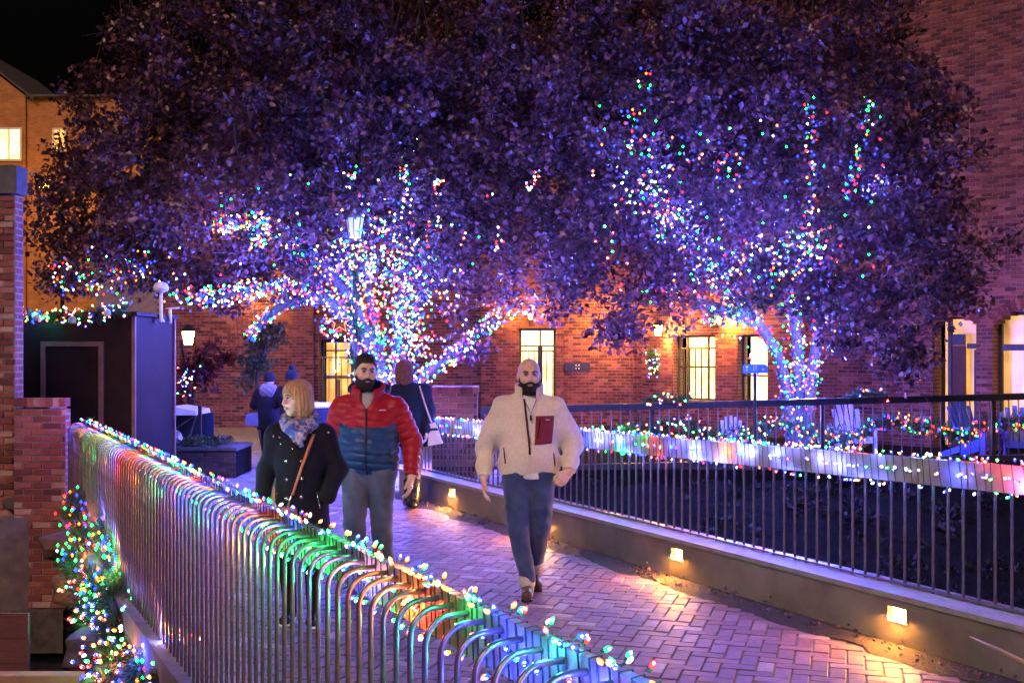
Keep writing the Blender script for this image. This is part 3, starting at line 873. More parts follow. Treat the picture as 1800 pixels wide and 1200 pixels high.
tag(tp.build('tee_pipe', M['white_paint'], smooth=True), 'small white T-shaped pipe at the shed roof corner', 'pipe')

# ------------------------------------------------------------------ back facade and right wing
M['lit_amber'] = emit('lit_interior_amber', (1.0, 0.50, 0.10), 1.6, (0.5, 0.35, 0.15))
M['lit_yellow'] = emit('lit_interior_yellow', (1.0, 0.76, 0.28), 3.6, (0.5, 0.4, 0.2))
M['lit_cream'] = emit('lit_interior_cream', (1.0, 0.50, 0.12), 1.0, (0.5, 0.4, 0.25))
for k_ in ('lit_amber', 'lit_yellow', 'lit_cream'):
    nt_ = M[k_].node_tree; b_ = nt_.nodes["Principled BSDF"]; c_ = tuple(b_.inputs["Emission Color"].default_value)[:3]
    f_ = noise(nt_, 1.6, 4, stretch=(5, 5, .6)); g_ = noise(nt_, 2.2, 5)
    col_a = ramp(nt_, f_, [(.25, tuple(x * .45 for x in c_)), (.5, c_), (.8, tuple(min(1, x * 1.15) for x in c_))])
    nt_.links.new(mixc(nt_, .55, col_a, ramp(nt_, g_, [(.35, (.35, .22, .12)), (.55, (1, 1, 1))]), 'MULTIPLY'), b_.inputs["Emission Color"])
mgl, ntg, bgl = new_mat('window_glass')
bgl.inputs["Base Color"].default_value = (0.9, 0.9, 0.9, 1); bgl.inputs["Roughness"].default_value = 0.02
bgl.inputs["Transmission Weight"].default_value = 1.0; bgl.inputs["IOR"].default_value = 1.01; bgl.inputs["Alpha"].default_value = 0.25
M['glass'] = mgl

bf_ = thing('brick_building', 'long brick building with lit doorways behind the trees', 'building', (-3, 26.5, 0))
FY = 26.5
fX = lambda px: (px - 900) / FPX * FY
fZ = lambda py: CAM_Z - (py - HOR) / FPX * FY
dA = (fX(560), fX(617), 0.0, fZ(598)); dB = (fX(913), fX(977), 0.0, fZ(577))
u0 = -10.2
ops = [rect_open(d[0] - u0, d[1] - u0, d[2] - 1, d[3]) for d in (dA, dB)]
brick_wall(bf_, (u0, FY, 0), (1, 0, 0), 3.32 - u0, 0, 6.2, ops, M['brick'], 150, 0.4, 0.010, fine_to=4.4, u_fine=(1.5, 20), seed=9)
for k, (a, b) in enumerate(((515, 552), (846, 872), (977.5, 990), (1112, 1130))):
    brick_wall(bf_, (fX(a), FY - 0.14, 0), (1, 0, 0), fX(b) - fX(a), 0, 4.6, [], M['brick'], 0, 0.128, 0.010, seed=30 + k, names=('brick', 'pilaster_bricks', 'pilaster'))
def lit_opening(parent, x0, x1, z0, z1, y, mat, muls=(), rails=(), depth=0.4, fr=0.05, nm='window'):
    """a lit pane set back in the wall with frame, mullions and the glowing room behind"""
    pn = MB(); pn.abox(x0 + 0.002, x1 - 0.002, y + depth + .02, y + depth + .05, z0, z1); w_ = pn.build(nm, mat, parent)
    fm = MB()
    for a, b, c, d in ((x0, x0 + fr, z0, z1), (x1 - fr, x1, z0, z1), (x0 + fr, x1 - fr, z1 - fr, z1), (x0 + fr, x1 - fr, z0, z0 + fr)):
        fm.abox(a, b, y + depth * .45, y + depth * .45 + .06, c, d)
    fm.build('frame', M['frame_dark'], w_)
    for m_ in muls:
        q = MB(); q.abox(m_ - .02, m_ + .02, y + depth * .45 + .003, y + depth * .45 + .05, z0 + fr, z1 - fr); q.build('mullion', M['frame_dark'], w_)
    for m_ in rails:
        q = MB(); q.abox(x0 + fr, x1 - fr, y + depth * .45 + .008, y + depth * .45 + .04, m_ - .018, m_ + .018); q.build('rail', M['frame_dark'], w_)
    return w_
def railing_grid(parent, x0, x1, zt, y, n, mat=None, z0=0.1, nm='gate'):
    m_ = MB(); m_.abox(x0, x1, y - .015, y + .015, zt - .02, zt + .015); r_ = m_.build(nm, mat or M['frame_dark'], parent)
    for k in range(n):
        x = x0 + (x1 - x0) * (k + .5) / n
        b_ = MB(); b_.abox(x - .009, x + .009, y - .009, y + .009, z0, zt - .021); b_.build('bar', mat or M['frame_dark'], r_)
    return r_
# left doorway: a lit room with a counter, a lamp and a bar across
wA = lit_opening(bf_, dA[0], dA[1], 0, dA[3], FY, M['lit_amber'], (dA[0] + .34,), (fZ(616),), 1.1, nm='doorway')
q = MB(); q.abox(dA[0] + .05, dA[1] - .05, FY + .75, FY + 1.0, fZ(667), fZ(661)); q.build('shelf', M['cream'], wA)
q = MB(); q.abox(dA[0] + .33, dA[0] + .42, FY + .70, FY + .74, 0, fZ(668)); q.build('post', M['cream'], wA)
q = MB(); q.abox(dA[0] + .22, dA[0] + .36, FY + .8, FY + .9, fZ(655), fZ(622)); q.build('lamp_shade', M['lit_yellow'], wA)
railing_grid(bf_, dA[0] + .01, dA[1] - .01, fZ(628), FY + .08, 5, M['thin_metal'])
wB = lit_opening(bf_, dB[0], dB[1], 0, dB[3], FY, M['lit_yellow'], (dB[0] + .52,), (fZ(608),), 0.7, nm='doorway')
q = MB(); q.abox(dB[0] + .46, dB[0] + .58, FY + .36, FY + .42, 0, fZ(607)); q.build('door_stile', M['frame_dark'], wB)
railing_grid(bf_, dB[0] + .01, dB[1] - .01, fZ(617), FY + .06, 6)
q = MB(); q.abox(dB[0] - .02, dB[1] + .02, FY - .03, FY + .05, dB[3] + .002, dB[3] + .11); q.build('lintel', M['dark_wood'], bf_)
# plaque with pale marks
pq = thing('wall_plaque', 'small black rectangular plaque with pale marks on the back brick wall', 'plaque', (fX(1015), FY - .03, fZ(652)))
q = MB(); q.abox(fX(993), fX(1037), FY - .045, FY - .013, fZ(652), fZ(637)); q.build('board', M['black_metal'], pq)
for a in (1012.5, 1017.5):
    for b in (641.5, 647.0):
        q = MB(); q.abox(fX(a - 1), fX(a + 1), FY - .049, FY - .046, fZ(b + 1.4), fZ(b - 1.4)); q.build('mark', M['white_paint'], pq)

# right wing, coming towards the camera
rw = thing('brick_wing', 'tall brick wing with arched openings at the right edge', 'building', (6.5, 23, 0))
RD = Vector((0.72, -0.69, 0)).normalized(); RO = Vector((9.26, 20, 0)) - RD * 8.5
RN = RD.cross(Vector((0, 0, 1))).normalized()
def ru(px):
    r = (px - 900) / FPX
    return (r * RO.y - RO.x) / (RD.x - r * RD.y)
def rz_(px, py):
    d_ = (RO + RD * ru(px)).y; return CAM_Z - (py - HOR) / FPX * d_
uC = (ru(1183), ru(1257)); uD = (ru(1297), ru(1349)); uE = (ru(1640), ru(1716)); uF = (ru(1745), ru(1745) + 1.45)
zC = (rz_(1220, 704), rz_(1220, 589))
ops = [rect_open(uC[0], uC[1], zC[0], zC[1]), rect_open(uD[0], uD[1], zC[0], zC[1]),
       arch_open(uE[0], uE[1], -1, 2.38, 0.14), arch_open(uF[0], uF[1], -1, 2.33, 0.33)]
brick_wall(rw, RO, RD, 11.6, 0, 13.0, ops, M['brick'], 300, 0.4, 0.010, fine_to=11.5, u_fine=(0, 9.3), seed=10)
soldier_arch(rw, RO, RD, uF[0], uF[1], 2.33, 0.33, 0.21, M['brick'])
soldier_arch(rw, RO, RD, uE[0], uE[1], 2.38, 0.14, 0.2, M['brick'])
def rwp(u, z, off): 
    p = RO + RD * u + RN * off; return Vector((p.x, p.y, z))
def rbox(u0_, u1_, z0, z1, o0, o1):
    m_ = MB(); m_.box(rwp((u0_ + u1_) / 2, (z0 + z1) / 2, (o0 + o1) / 2), RD * (u1_ - u0_) / 2, RN * abs(o1 - o0) / 2, (0, 0, (z1 - z0) / 2)); return m_
def rlit(u, z, mat, muls=(), rails=(), back=0.55, fr=0.05, at=0.2, arch=0.0):
    w_ = rbox(u[0] - .0, u[1] + .0, z[0], z[1], -back - .02, -back).build('window', mat, rw)
    for a, b, c, d in ((u[0] + .002, u[0] + fr, z[0], z[1]), (u[1] - fr, u[1] - .002, z[0], z[1]), (u[0] + fr, u[1] - fr, z[0] + .002, z[0] + fr), (u[0] + fr, u[1] - fr, z[1] - fr, z[1] - .002)):
        rbox(a, b, c, d, -at - .06, -at).build('frame', M['frame_dark'], w_)
    for m_ in muls: rbox(m_ - .02, m_ + .02, z[0] + fr, z[1] - fr, -at - .05, -at - .005).build('mullion', M['frame_dark'], w_)
    for m_ in rails: rbox(u[0] + fr, u[1] - fr, m_ - .02, m_ + .02, -at - .045, -at - .01).build('rail', M['frame_dark'], w_)
    return w_
wC = rlit(uC, zC, M['lit_yellow'], (uC[0] + .26, uC[1] - .32), (rz_(1220, 645), rz_(1220, 612)))
for k in range(5):
    a = uC[0] + .09 + k * .16
    rbox(a - .012, a + .012, zC[0] + .02, rz_(1220, 613), -.10, -.076).build('bar', M['frame_dark'], wC)
rlit(uD, zC, M['lit_yellow'], (), (rz_(1310, 645), rz_(1310, 660)))
m_ = rbox(uE[0], uE[1], 0.02, 2.5, -.62, -.60).build('doorway', M['lit_cream'], rw)
rbox(uE[0] + .17, uE[0] + .24, 0, 2.5, -.38, -.3).build('door_frame', M['frame_dark'], m_)
rbox(uE[0] + .24, uE[1] - .34, 0, 1.98, -.40, -.34).build('door', M['dark_wood'], m_)
rbox(uE[0] + .24, uE[1] - .34, 1.985, 2.2, -.38, -.32).build('transom', M['frame_dark'], m_)
rbox(uE[1] - .2, uE[1] - .12, 0, 1.9, -.50, -.42).build('stile', M['frame_dark'], m_)
rbox(uE[1] - .335, uE[1] - .005, 1.92, 2.02, -.5, -.42).build('rail', M['frame_dark'], m_)
wF = rlit(uF, (0.55, 2.62), M['lit_cream'], (uF[0] + .7,), (1.93,), at=.3, fr=.075)
rbox(uF[0] + .08, uF[1] - .08, 1.88, 2.0, -.4, -.28).build('transom', M['frame_dark'], wF)
rbox(uF[0] - .0, uF[1] + .0, 0.47, 0.545, -.3, .06).build('sill', M['concrete'], wF)
# wall lanterns; some are unseen, added to throw orange light on the brick
def wall_lantern(label, p, col, watts, scale=1.0):
    t_ = thing('wall_lantern', label, 'lamp', p)
    p = Vector(p)
    q = MB(); q.lathe(p, [(0.05 * scale, 0), (0.085 * scale, .16 * scale), (0.085 * scale, .18 * scale)], 8); q.build('glass', emit('lantern_glass_%d' % int(p.x * 100), col, 30.0, (.6, .5, .3)), t_)
    q = MB(); q.lathe(p + Vector((0, 0, .182 * scale)), [(0.11 * scale, 0), (0.05 * scale, .07 * scale), (0.012, .1 * scale)], 8); q.build('cap', M['black_metal'], t_)
    q = MB(); q.tube([p + Vector((0, .03, .2 * scale)), p + Vector((0, .16, .16 * scale)), p + Vector((0, .2, 0))], 0.012, 6); q.build('bracket', M['black_metal'], t_)
    ld = bpy.data.lights.new('lantern_light', 'POINT'); ld.energy = watts; ld.color = col; ld.shadow_soft_size = 0.06
    lo = bpy.data.objects.new('lantern_light', ld); lo.location = (0, -0.14, 0.1); link(lo, t_)
    return t_
wall_lantern('bright wall lantern among leaves at the left of the lit windows', rwp(ru(1168), rz_(1168, 590), .25), (1.0, 0.46, 0.07), 340, 1.3)
wall_lantern('bright warm wall lantern glowing behind the red-leaved shrub', (P(331, 606, 22).x, 22.0, P(331, 606, 22).z), (1.0, 0.62, 0.2), 200, 1.5)
wall_lantern('unseen small lantern added to light the brick pier between the windows orange', rwp(ru(1277), rz_(1277, 570), .3), (1.0, 0.36, 0.03), 420, .7)  # added lamp, unseen, that turns the brick between the windows orange
wall_lantern('unseen small lantern added to warm the brick wall left of the amber doorway', (fX(460), FY - .35, fZ(520)), (1.0, 0.46, 0.09), 150, .8)  # no lantern seen here; added to warm this stretch of wall
wall_lantern('unseen small lantern added for orange light on the wall beside the black plaque', (fX(1075), FY - .4, fZ(575)), (1.0, 0.40, 0.05), 260, .7)  # added light source giving the wall near the plaque its orange patch
wall_lantern('small lantern above the yellow doorway in the back wall', (fX(932), FY - .3, fZ(562)), (1.0, 0.42, 0.05), 110, .7)

# far orange building, upper left
fb = thing('gabled_building', 'far orange-lit brick building with a gable at upper left', 'building', (-19, 44, 0))
zt = P(45, 172, 42).z
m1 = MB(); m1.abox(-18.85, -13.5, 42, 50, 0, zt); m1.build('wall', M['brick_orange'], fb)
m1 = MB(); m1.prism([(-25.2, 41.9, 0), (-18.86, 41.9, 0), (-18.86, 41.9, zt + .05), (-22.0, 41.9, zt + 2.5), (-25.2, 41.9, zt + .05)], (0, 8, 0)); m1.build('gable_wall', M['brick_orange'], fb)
m1 = MB(); m1.abox(-18.84, -13.3, 41.8, 50.2, zt + .002, zt + .09); m1.build('parapet', M['slate'], fb)
m1 = MB(); m1.prism([(-18.5, 41.7, zt - .12), (-22.0, 41.7, zt + 2.62), (-22.0, 41.7, zt + 2.68), (-18.45, 41.7, zt - .06)], (0, 8.4, 0)); m1.build('roof', M['slate'], fb)
for x0, x1, y0, y1 in ((-3, 36, 228, 280), (94, 112, 228, 262)):
    a, b = P(x0, y1, 41.9), P(x1, y0, 41.9); yy = 41.9 if x1 < 60 else 42.0
    m1 = MB(); m1.abox(a.x, b.x, yy - .012, yy - .002, a.z, b.z); w_ = m1.build('window', M['lit_yellow'] if x1 < 60 else M['lit_amber'], fb)
    fm = MB()
    for q in ((a.x - .08, a.x, a.z - .08, b.z + .08), (b.x, b.x + .08, a.z - .08, b.z + .08), (a.x, b.x, b.z, b.z + .08), (a.x, b.x, a.z - .08, a.z)): fm.abox(q[0], q[1], yy - .06, yy - .001, q[2], q[3])
    fm.build('frame', M['white_paint'], w_)
    m1 = MB(); m1.abox((a.x + b.x) / 2 - .025, (a.x + b.x) / 2 + .025, yy - .04, yy - .014, a.z, b.z); m1.build('mullion', M['white_paint'], w_)
sl2 = thing('added_street_lamp', 'added sodium street lamp, mostly hidden, putting orange light on the far gabled building', 'street lamp', (-15.6, 37.5, 0))  # lamp added to account for the orange light on the gable
q = MB(); q.tube([(-15.6, 37.5, 0), (-15.6, 37.5, 7.4)], [.09, .05], 8); q.build('post', M['black_metal'], sl2)
q = MB(); q.tube([(-15.6, 37.5, 7.4), (-15.9, 37.9, 7.75), (-16.5, 38.3, 7.8)], .035, 8); q.build('arm', M['black_metal'], sl2)
q = MB(); q.ball((-16.6, 38.4, 7.74), (.25, .16, .08), 12, 8); q.build('lamp_head', emit('sodium', (1, .42, .04), 9, (.5, .3, .1)), sl2)
ld = bpy.data.lights.new('sodium_light', 'POINT'); ld.energy = 750; ld.color = (1.0, 0.42, 0.05); ld.shadow_soft_size = .2
lo = bpy.data.objects.new('sodium_light', ld); lo.location = Vector((-16.6, 38.3, 7.6)) - root_loc(sl2); link(lo, sl2)

# ------------------------------------------------------------------ second railing across the creek
r2 = thing('creek_railing', 'dark wide-topped railing along the far terrace behind the creek', 'railing', (4, 17.1, 0))
X0, X1 = P(846, 700, 17.1).x, 10.2
zt2 = lambda x: 0.975 + (x - X0) * 0.0262
zb2 = lambda x: 0.03 + (x - X0) * 0.022
m1 = MB(); m1.bar((X0, 17.1, zt2(X0) - .045), (X1, 17.1, zt2(X1) - .045), .14, .10); m1.build('handrail', M['black_metal'], r2)
m1 = MB(); m1.bar((X0, 17.12, zb2(X0) - .03), (X1, 17.12, zb2(X1) - .03), .12, .09); m1.build('bottom_rail', M['black_metal'], r2)
x = X0 + .06
while x < X1:
    H = zt2(x) - .10; m1 = MB()
    m1.tube([(x, 17.05, zb2(x)), (x, 17.05, H - .05), (x - .005, 17.045, H - .01), (x - .02, 17.04, H + .018), (x - .045, 17.04, H + .02)], .0105, 6)
    m1.build('bar', M['thin_metal'], r2, smooth=True); x += .153
for x in (X0 + .02, X0 + 2.7, X0 + 5.4, X0 + 8.1):
    m1 = MB(); m1.abox(x - .03, x + .03, 17.07, 17.13, -.3, zt2(x) - .1); m1.build('post', M['black_metal'], r2)
pier2 = thing('brick_pier', 'short brick pier where the right bridge railing ends', 'pier', (-.74, 14.4, 0))
bx0, bx1 = P(760, 700, 14.1).x, P(838, 700, 14.1).x
brick_wall(pier2, (bx0, 14.1, 0), (1, 0, 0), bx1 - bx0, 0, 1.31, [], M['brick'], 200, .12, .012, seed=14)
m1 = MB(); m1.abox(bx0 + .001, bx1 - .001, 14.221, 14.68, 0, 1.31); m1.build('core', M['brick_far'], pier2)
for k in range(8):
    w_ = (bx1 - bx0 + .04) / 8
    m1 = MB(); m1.abox(bx0 - .02 + k * w_ + .003, bx0 - .02 + (k + 1) * w_ - .003, 14.075, 14.7, 1.318, 1.40); m1.build('brick', M['brick'], pier2)
# garlands along the terrace
gt = []
for k in range(25):
    px = 1035 + k * 33; sw = 12 * math.sin(k * 1.05) + 7 * math.sin(k * 2.3)
    gt.append(P(px, 757 + sw - (6 if k > 14 else 0), 17.75))
garland('garland', 'long lit garland swagged behind the dark creek railing', gt, 0.17, 700, 330, 41, parts=120, br=.016, nl=.10, glow=24, watts=5.0)
garland('garland', 'small lit garland tuft on the creek railing below the barred window', [P(1128, 703, 17.05), P(1170, 700, 17.0), P(1215, 702, 17.0)], .10, 900, 14, 42, parts=14, br=.016)
garland('garland', 'small dark lit garland tuft on the creek railing right of the tree trunk', [P(1488, 698, 17.0), P(1520, 688, 17.0), P(1562, 694, 17.0)], .10, 900, 7, 43, parts=7, br=.016)
garland('hanging_garland', 'lit garland drop hanging on the brick wall beside the bright window', [rwp(ru(1150), rz_(1150, 615), .2), rwp(ru(1158), rz_(1158, 640), .2), rwp(ru(1160), rz_(1160, 660), .2)], .17, 1500, 26, 44, parts=26, br=.018)

# adirondack chairs
def adirondack(label, base, rotz, mat, k_=0.85):
    t_ = thing('adirondack_chair', label, 'chair', base, 'chairs on the terrace')
    R = Matrix.Rotation(rotz, 3, 'Z'); b = Vector(base)
    def bd(nm, c, ex, ey, ez):
        m_ = MB(); m_.box(b + R @ Vector(c) * k_, R @ Vector(ex) * k_, R @ Vector(ey) * k_, R @ Vector(ez) * k_); m_.build(nm, mat, t_)
    n = 5; up = Vector((0, .36, .93)).normalized()
    for k in range(n):
        f = (k - (n - 1) / 2); L = .80 - .035 * f * f; tilt = f * .045
        ax = (up + Vector((tilt, 0, 0))).normalized()
        bd('back_slat', Vector((f * .105, .22, .32)) + ax * L / 2, (.046, 0, 0), Vector((0, .93, -.36)) * .011, ax * L / 2)
    for k in range(5):
        bd('seat_slat', (0, -.28 + k * .11, .38 - k * .022), (.27, 0, 0), (0, .047, -.008), (0, .002, .011))
    bd('front_apron', (0, -.345, .33), (.27, 0, 0), (0, .012, 0), (0, 0, .055))
    for s_ in (-1, 1):
        bd('arm', (s_ * .33, -.06, .56), (.07, 0, 0), (0, .36, 0), (0, 0, .012))
        bd('front_leg', (s_ * .30, -.31, .275), (.014, 0, 0), (0, .05, 0), (0, 0, .272))
        bd('rear_leg', (s_ * .285, .16, .20), (.013, 0, 0), (0, .46, -.17), (0, .02, .05))
    bd('arm_support', (0, .33, .545), (.36, 0, 0), (0, .03, 0), (0, 0, .012))
    return t_
adirondack('pale blue-white slatted garden chair facing the creek, left of the garland gap', (P(1503, 790, 19.3).x, 19.3, 0.02), 0.15, M['chair_white'])
adirondack('bright blue slatted garden chair behind the right end of the creek railing', (P(1722, 790, 18.5).x, 18.5, 0.02), 0.5, M['blue_paint'], .95)
adirondack('blue slatted garden chair cut by the right edge of the picture', (P(1790, 790, 18.3).x, 18.3, 0.02), -0.3, M['blue_paint'])
adirondack('small pale garden chair back showing under the barred window', (P(1285, 790, 19.6).x, 19.6, 0.02), -0.2, M['chair_white'], .62)

# ------------------------------------------------------------------ trees
def smooth_path(pts, n=8):
    """Catmull-Rom through the points"""
    pts = [np.array(tuple(p), dtype=float) for p in pts]
    e = [2 * pts[0] - pts[1]] + pts + [2 * pts[-1] - pts[-2]]
    out = []
    for i in range(1, len(e) - 2):
        for k in range(n):
            t = k / n
            out.append(0.5 * ((2 * e[i]) + (-e[i-1] + e[i+1]) * t + (2*e[i-1] - 5*e[i] + 4*e[i+1] - e[i+2]) * t*t + (-e[i-1] + 3*e[i] - 3*e[i+1] + e[i+2]) * t**3))
    out.append(pts[-1]); return np.array(out)
def leaf_cloud(centers, spread, per, size, rng, droop=0.5):
    n = len(centers) * per
    c = np.repeat(np.asarray(centers), per, axis=0)
    off = rng.normal(size=(n, 3)); off /= np.linalg.norm(off, axis=1)[:, None]
    off *= (rng.random(n) ** 0.5 * spread)[:, None]; off[:, 2] *= 0.75
    c = c + off
    a = rng.normal(size=(n, 3)); a[:, 2] -= droop; a /= np.linalg.norm(a, axis=1)[:, None]        # leaf axis
    b = np.cross(a, rng.normal(size=(n, 3))); b /= np.linalg.norm(b, axis=1)[:, None] + 1e-9
    nn = np.cross(a, b)
    s = (.5 + 1.0 * rng.random(n) ** 1.6)[:, None] * size
    v0 = c; v1 = c + a * s * .45 + b * s * .36 + nn * s * .12; v2 = c + a * s; v3 = c + a * s * .45 - b * s * .36 + nn * s * .12
    V = np.stack([v0, v1, v2, v3], 1).reshape(-1, 3)
    i = np.arange(n) * 4
    F = np.concatenate([np.stack([i, i + 1, i + 2], 1), np.stack([i, i + 2, i + 3], 1)])
    return V, F
def tree(name, label, base, stems, ells, nclump, per, leafsize, seed, lights, shoots=0, mat='leaf', spread=.37, stem_r=.11):
    rng = np.random.default_rng(seed)
    root = thing(name, label, 'tree', base)
    trunk = MB(); limbs = MB(); nodes = []; paths = []
    for st in stems:
        pth = smooth_path(st); L = len(pth); paths.append(pth)
        rad = np.linspace(stem_r, .022, L)
        trunk.tube([Vector(p) for p in pth], list(rad), 9)
        nodes += [p for p in pth[3:]]
    trunk.build('trunk', M['bark'], root, smooth=True)
    # clump centres in the crown's volume
    cen = []
    vol = np.array([e[1][0] * e[1][1] * e[1][2] for e in ells]); vol = vol / vol.sum()
    for (c, r), v_ in zip(ells, vol):
        m = max(3, int(nclump * v_)); q = rng.normal(size=(m, 3)); q /= np.linalg.norm(q, axis=1)[:, None]
        q *= (rng.random(m) ** (1 / 2.2))[:, None] * rng.uniform(.88, 1.1, (m, 1))
        cen.append(np.array(tuple(c)) + q * np.array(r))
    cen = np.concatenate(cen)
    order = np.argsort([np.min(np.linalg.norm(np.array(nodes) - c, axis=1)) for c in cen])
    arr = list(nodes)
    A = np.array(arr)
    for i in order:
        c = cen[i]; dd = np.linalg.norm(A - c, axis=1); s = A[np.argmin(dd)]; L = dd.min()
        if L < .1: continue
        mid1 = s + (c - s) * .35 + rng.normal(scale=.07 * L, size=3) + np.array([0, 0, .06 * L]); mid2 = s + (c - s) * .7 + rng.normal(scale=.07 * L, size=3) + np.array([0, 0, .04 * L])
        r0 = min(.035, .008 + .009 * L)
        limbs.tube([Vector(s), Vector(mid1), Vector(mid2), Vector(c)], [r0, r0 * .8, r0 * .6, .004], 5, cap=False)
        A = np.concatenate([A, [mid1, mid2, c]])
        for _ in range(2):
            e = c + rng.normal(scale=.28, size=3); limbs.tube([Vector(c), Vector((c + e) / 2 + rng.normal(scale=.03, size=3)), Vector(e)], [.006, .005, .003], 4, cap=False)
    for _ in range(shoots):                                   # upright bare shoots at the top of the crown
        c = cen[rng.integers(len(cen))]
        if c[2] < 6.0: continue
        h = rng.uniform(.6, 1.5); lean = rng.normal(scale=.12, size=2)
        limbs.tube([Vector(c), Vector((c[0] + lean[0] * .5, c[1] + lean[1] * .5, c[2] + h * .5)), Vector((c[0] + lean[0], c[1] + lean[1], c[2] + h))], [.014, .010, .004], 5, cap=False)
    limbs.build('limbs', M['bark'], root, smooth=True)
    V, F = leaf_cloud(cen, spread, per, leafsize, rng)
    obj('crown', V, F, M[mat], root)
    # light strings wound along the stems
    if lights:
        lab, spec, parts, sd, wts, ng, wg, scatter = lights
        lr = thing('string_lights', lab, 'string lights', base)
        pos = []
        r2_ = np.random.default_rng(sd)
        for idx, a, b, n, rad in spec:
            n = int(n * 1.6)
            pth = paths[idx] if isinstance(idx, int) else smooth_path(idx)
            u = a + (b - a) * r2_.random(n); i = u * (len(pth) - 1.001); k = i.astype(int); f = (i - k)[:, None]
            p = pth[k] * (1 - f) + pth[k + 1] * f
            o_ = r2_.normal(size=(n, 3)); o_ /= np.linalg.norm(o_, axis=1)[:, None]
            pos.append(p + o_ * (rad * r2_.uniform(.7, 1.1, n))[:, None])
        for x0_, x1_, y0_, y1_, d_, n in scatter:
            pos.append(np.array([tuple(P(r2_.uniform(x0_, x1_), r2_.uniform(y0_, y1_), d_ + r2_.uniform(-.4, .4))) for _ in range(n)]))
        pos = np.concatenate(pos)
        wr_ = MB()
        for idx, a, b, n, rad in spec:
            if not isinstance(idx, int) or n < 90: continue
            pth = paths[idx]; m_ = int(len(pth) * b); pts = []
            for k in range(max(1, int(a * len(pth))), m_):
                rr_ = np.interp(k, [0, len(pth) - 1], [stem_r, .022]) + .006; dv = pth[min(k + 1, len(pth) - 1)] - pth[k - 1]; dv = dv / (np.linalg.norm(dv) + 1e-9)
                e1 = np.cross(dv, [0, 1, .1]); e1 /= np.linalg.norm(e1); e2 = np.cross(dv, e1)
                for j in range(12):
                    p_ = pth[k - 1] + (pth[k] - pth[k - 1]) * j / 12; an_ = 2 * math.pi * j / 6
                    pts.append(Vector(p_ + (e1 * math.cos(an_) + e2 * math.sin(an_)) * rr_))
            if len(pts) > 3: wr_.tube(pts, .006, 4)
        if wr_.v: wr_.build('wire', M['wire'], lr)
        bulbs(lr, pos, None, BULB_FAR, r=.0155, L=.036, n_parts=parts, w=wts, seed=sd, glow=ng, watts=wg, gcol=(0.10, 0.12, 1.0), size=.06)
    return root

def E(px, py, d, r): return (P(px, py, d), r)
B1 = P(690, 740, 18.0); B1.z = 0.0
st1 = [
    [B1, P(668, 640, 18), P(655, 560, 18), P(640, 470, 17.9), P(618, 330, 17.8), P(600, 200, 17.6), P(640, 70, 17.6)],
    [B1 + Vector((.12, 0, 0)), P(700, 620, 18), P(712, 470, 18.1), P(716, 310, 18), P(735, 160, 18), P(760, 20, 18)],
    [B1 + Vector((-.1, .05, 0)), P(655, 640, 17.8), P(600, 545, 17.3), P(520, 505, 17), P(420, 515, 16.8), P(335, 535, 16.8)],
    [P(612, 556, 17.4), P(560, 524, 17.1), P(500, 536, 16.8), P(462, 565, 16.6), P(438, 592, 16.6)],
    [B1 + Vector((-.05, .1, 0)), P(650, 600, 17.8), P(580, 480, 17.2), P(490, 415, 16.9), P(420, 392, 16.8), P(380, 400, 16.7)],
    [B1 + Vector((.15, -.05, 0)), P(735, 680, 17.7), P(790, 630, 17.3), P(850, 580, 17), P(905, 535, 16.8)],
    [B1 + Vector((.1, .1, 0)), P(712, 620, 18.2), P(752, 480, 18.2), P(768, 330, 18)],
    [P(640, 470, 17.9), P(540, 330, 17.9), P(400, 200, 17.9), P(270, 90, 18)],
]
el1 = [E(440, 320, 17.6, (2.9, 2.6, 2.0)), E(690, 230, 17.8, (2.5, 2.8, 2.7)), E(270, 230, 18, (1.35, 2.0, 1.5)), E(560, 60, 17.8, (2.9, 2.6, 1.6)), E(140, 360, 18.2, (.75, 1.3, 1.3)),
       E(180, 480, 17.2, (.85, 1.0, .62)), E(800, 440, 17.2, (1.2, 1.7, 1.25)), E(450, 470, 17.2, (2.1, 1.6, .62)), E(300, 100, 18, (.9, 1.6, 1.0)), E(850, 200, 17.8, (1.4, 2, 2.4)), E(820, 590, 17, (.5, .7, .3)), E(105, 330, 17.8, (.42, .7, .75)), E(95, 430, 17.4, (.45, .7, .7)), E(150, 250, 18, (.6, .9, .7)), E(78, 400, 17, (.3, .6, .8)), E(85, 500, 16.8, (.4, .6, .36)), E(150, 440, 17, (.6, .7, .6)), E(230, 420, 17.4, (.8, .9, .6))]
W1 = (4.2, 1.7, 1.5, 1.8, 3.2)
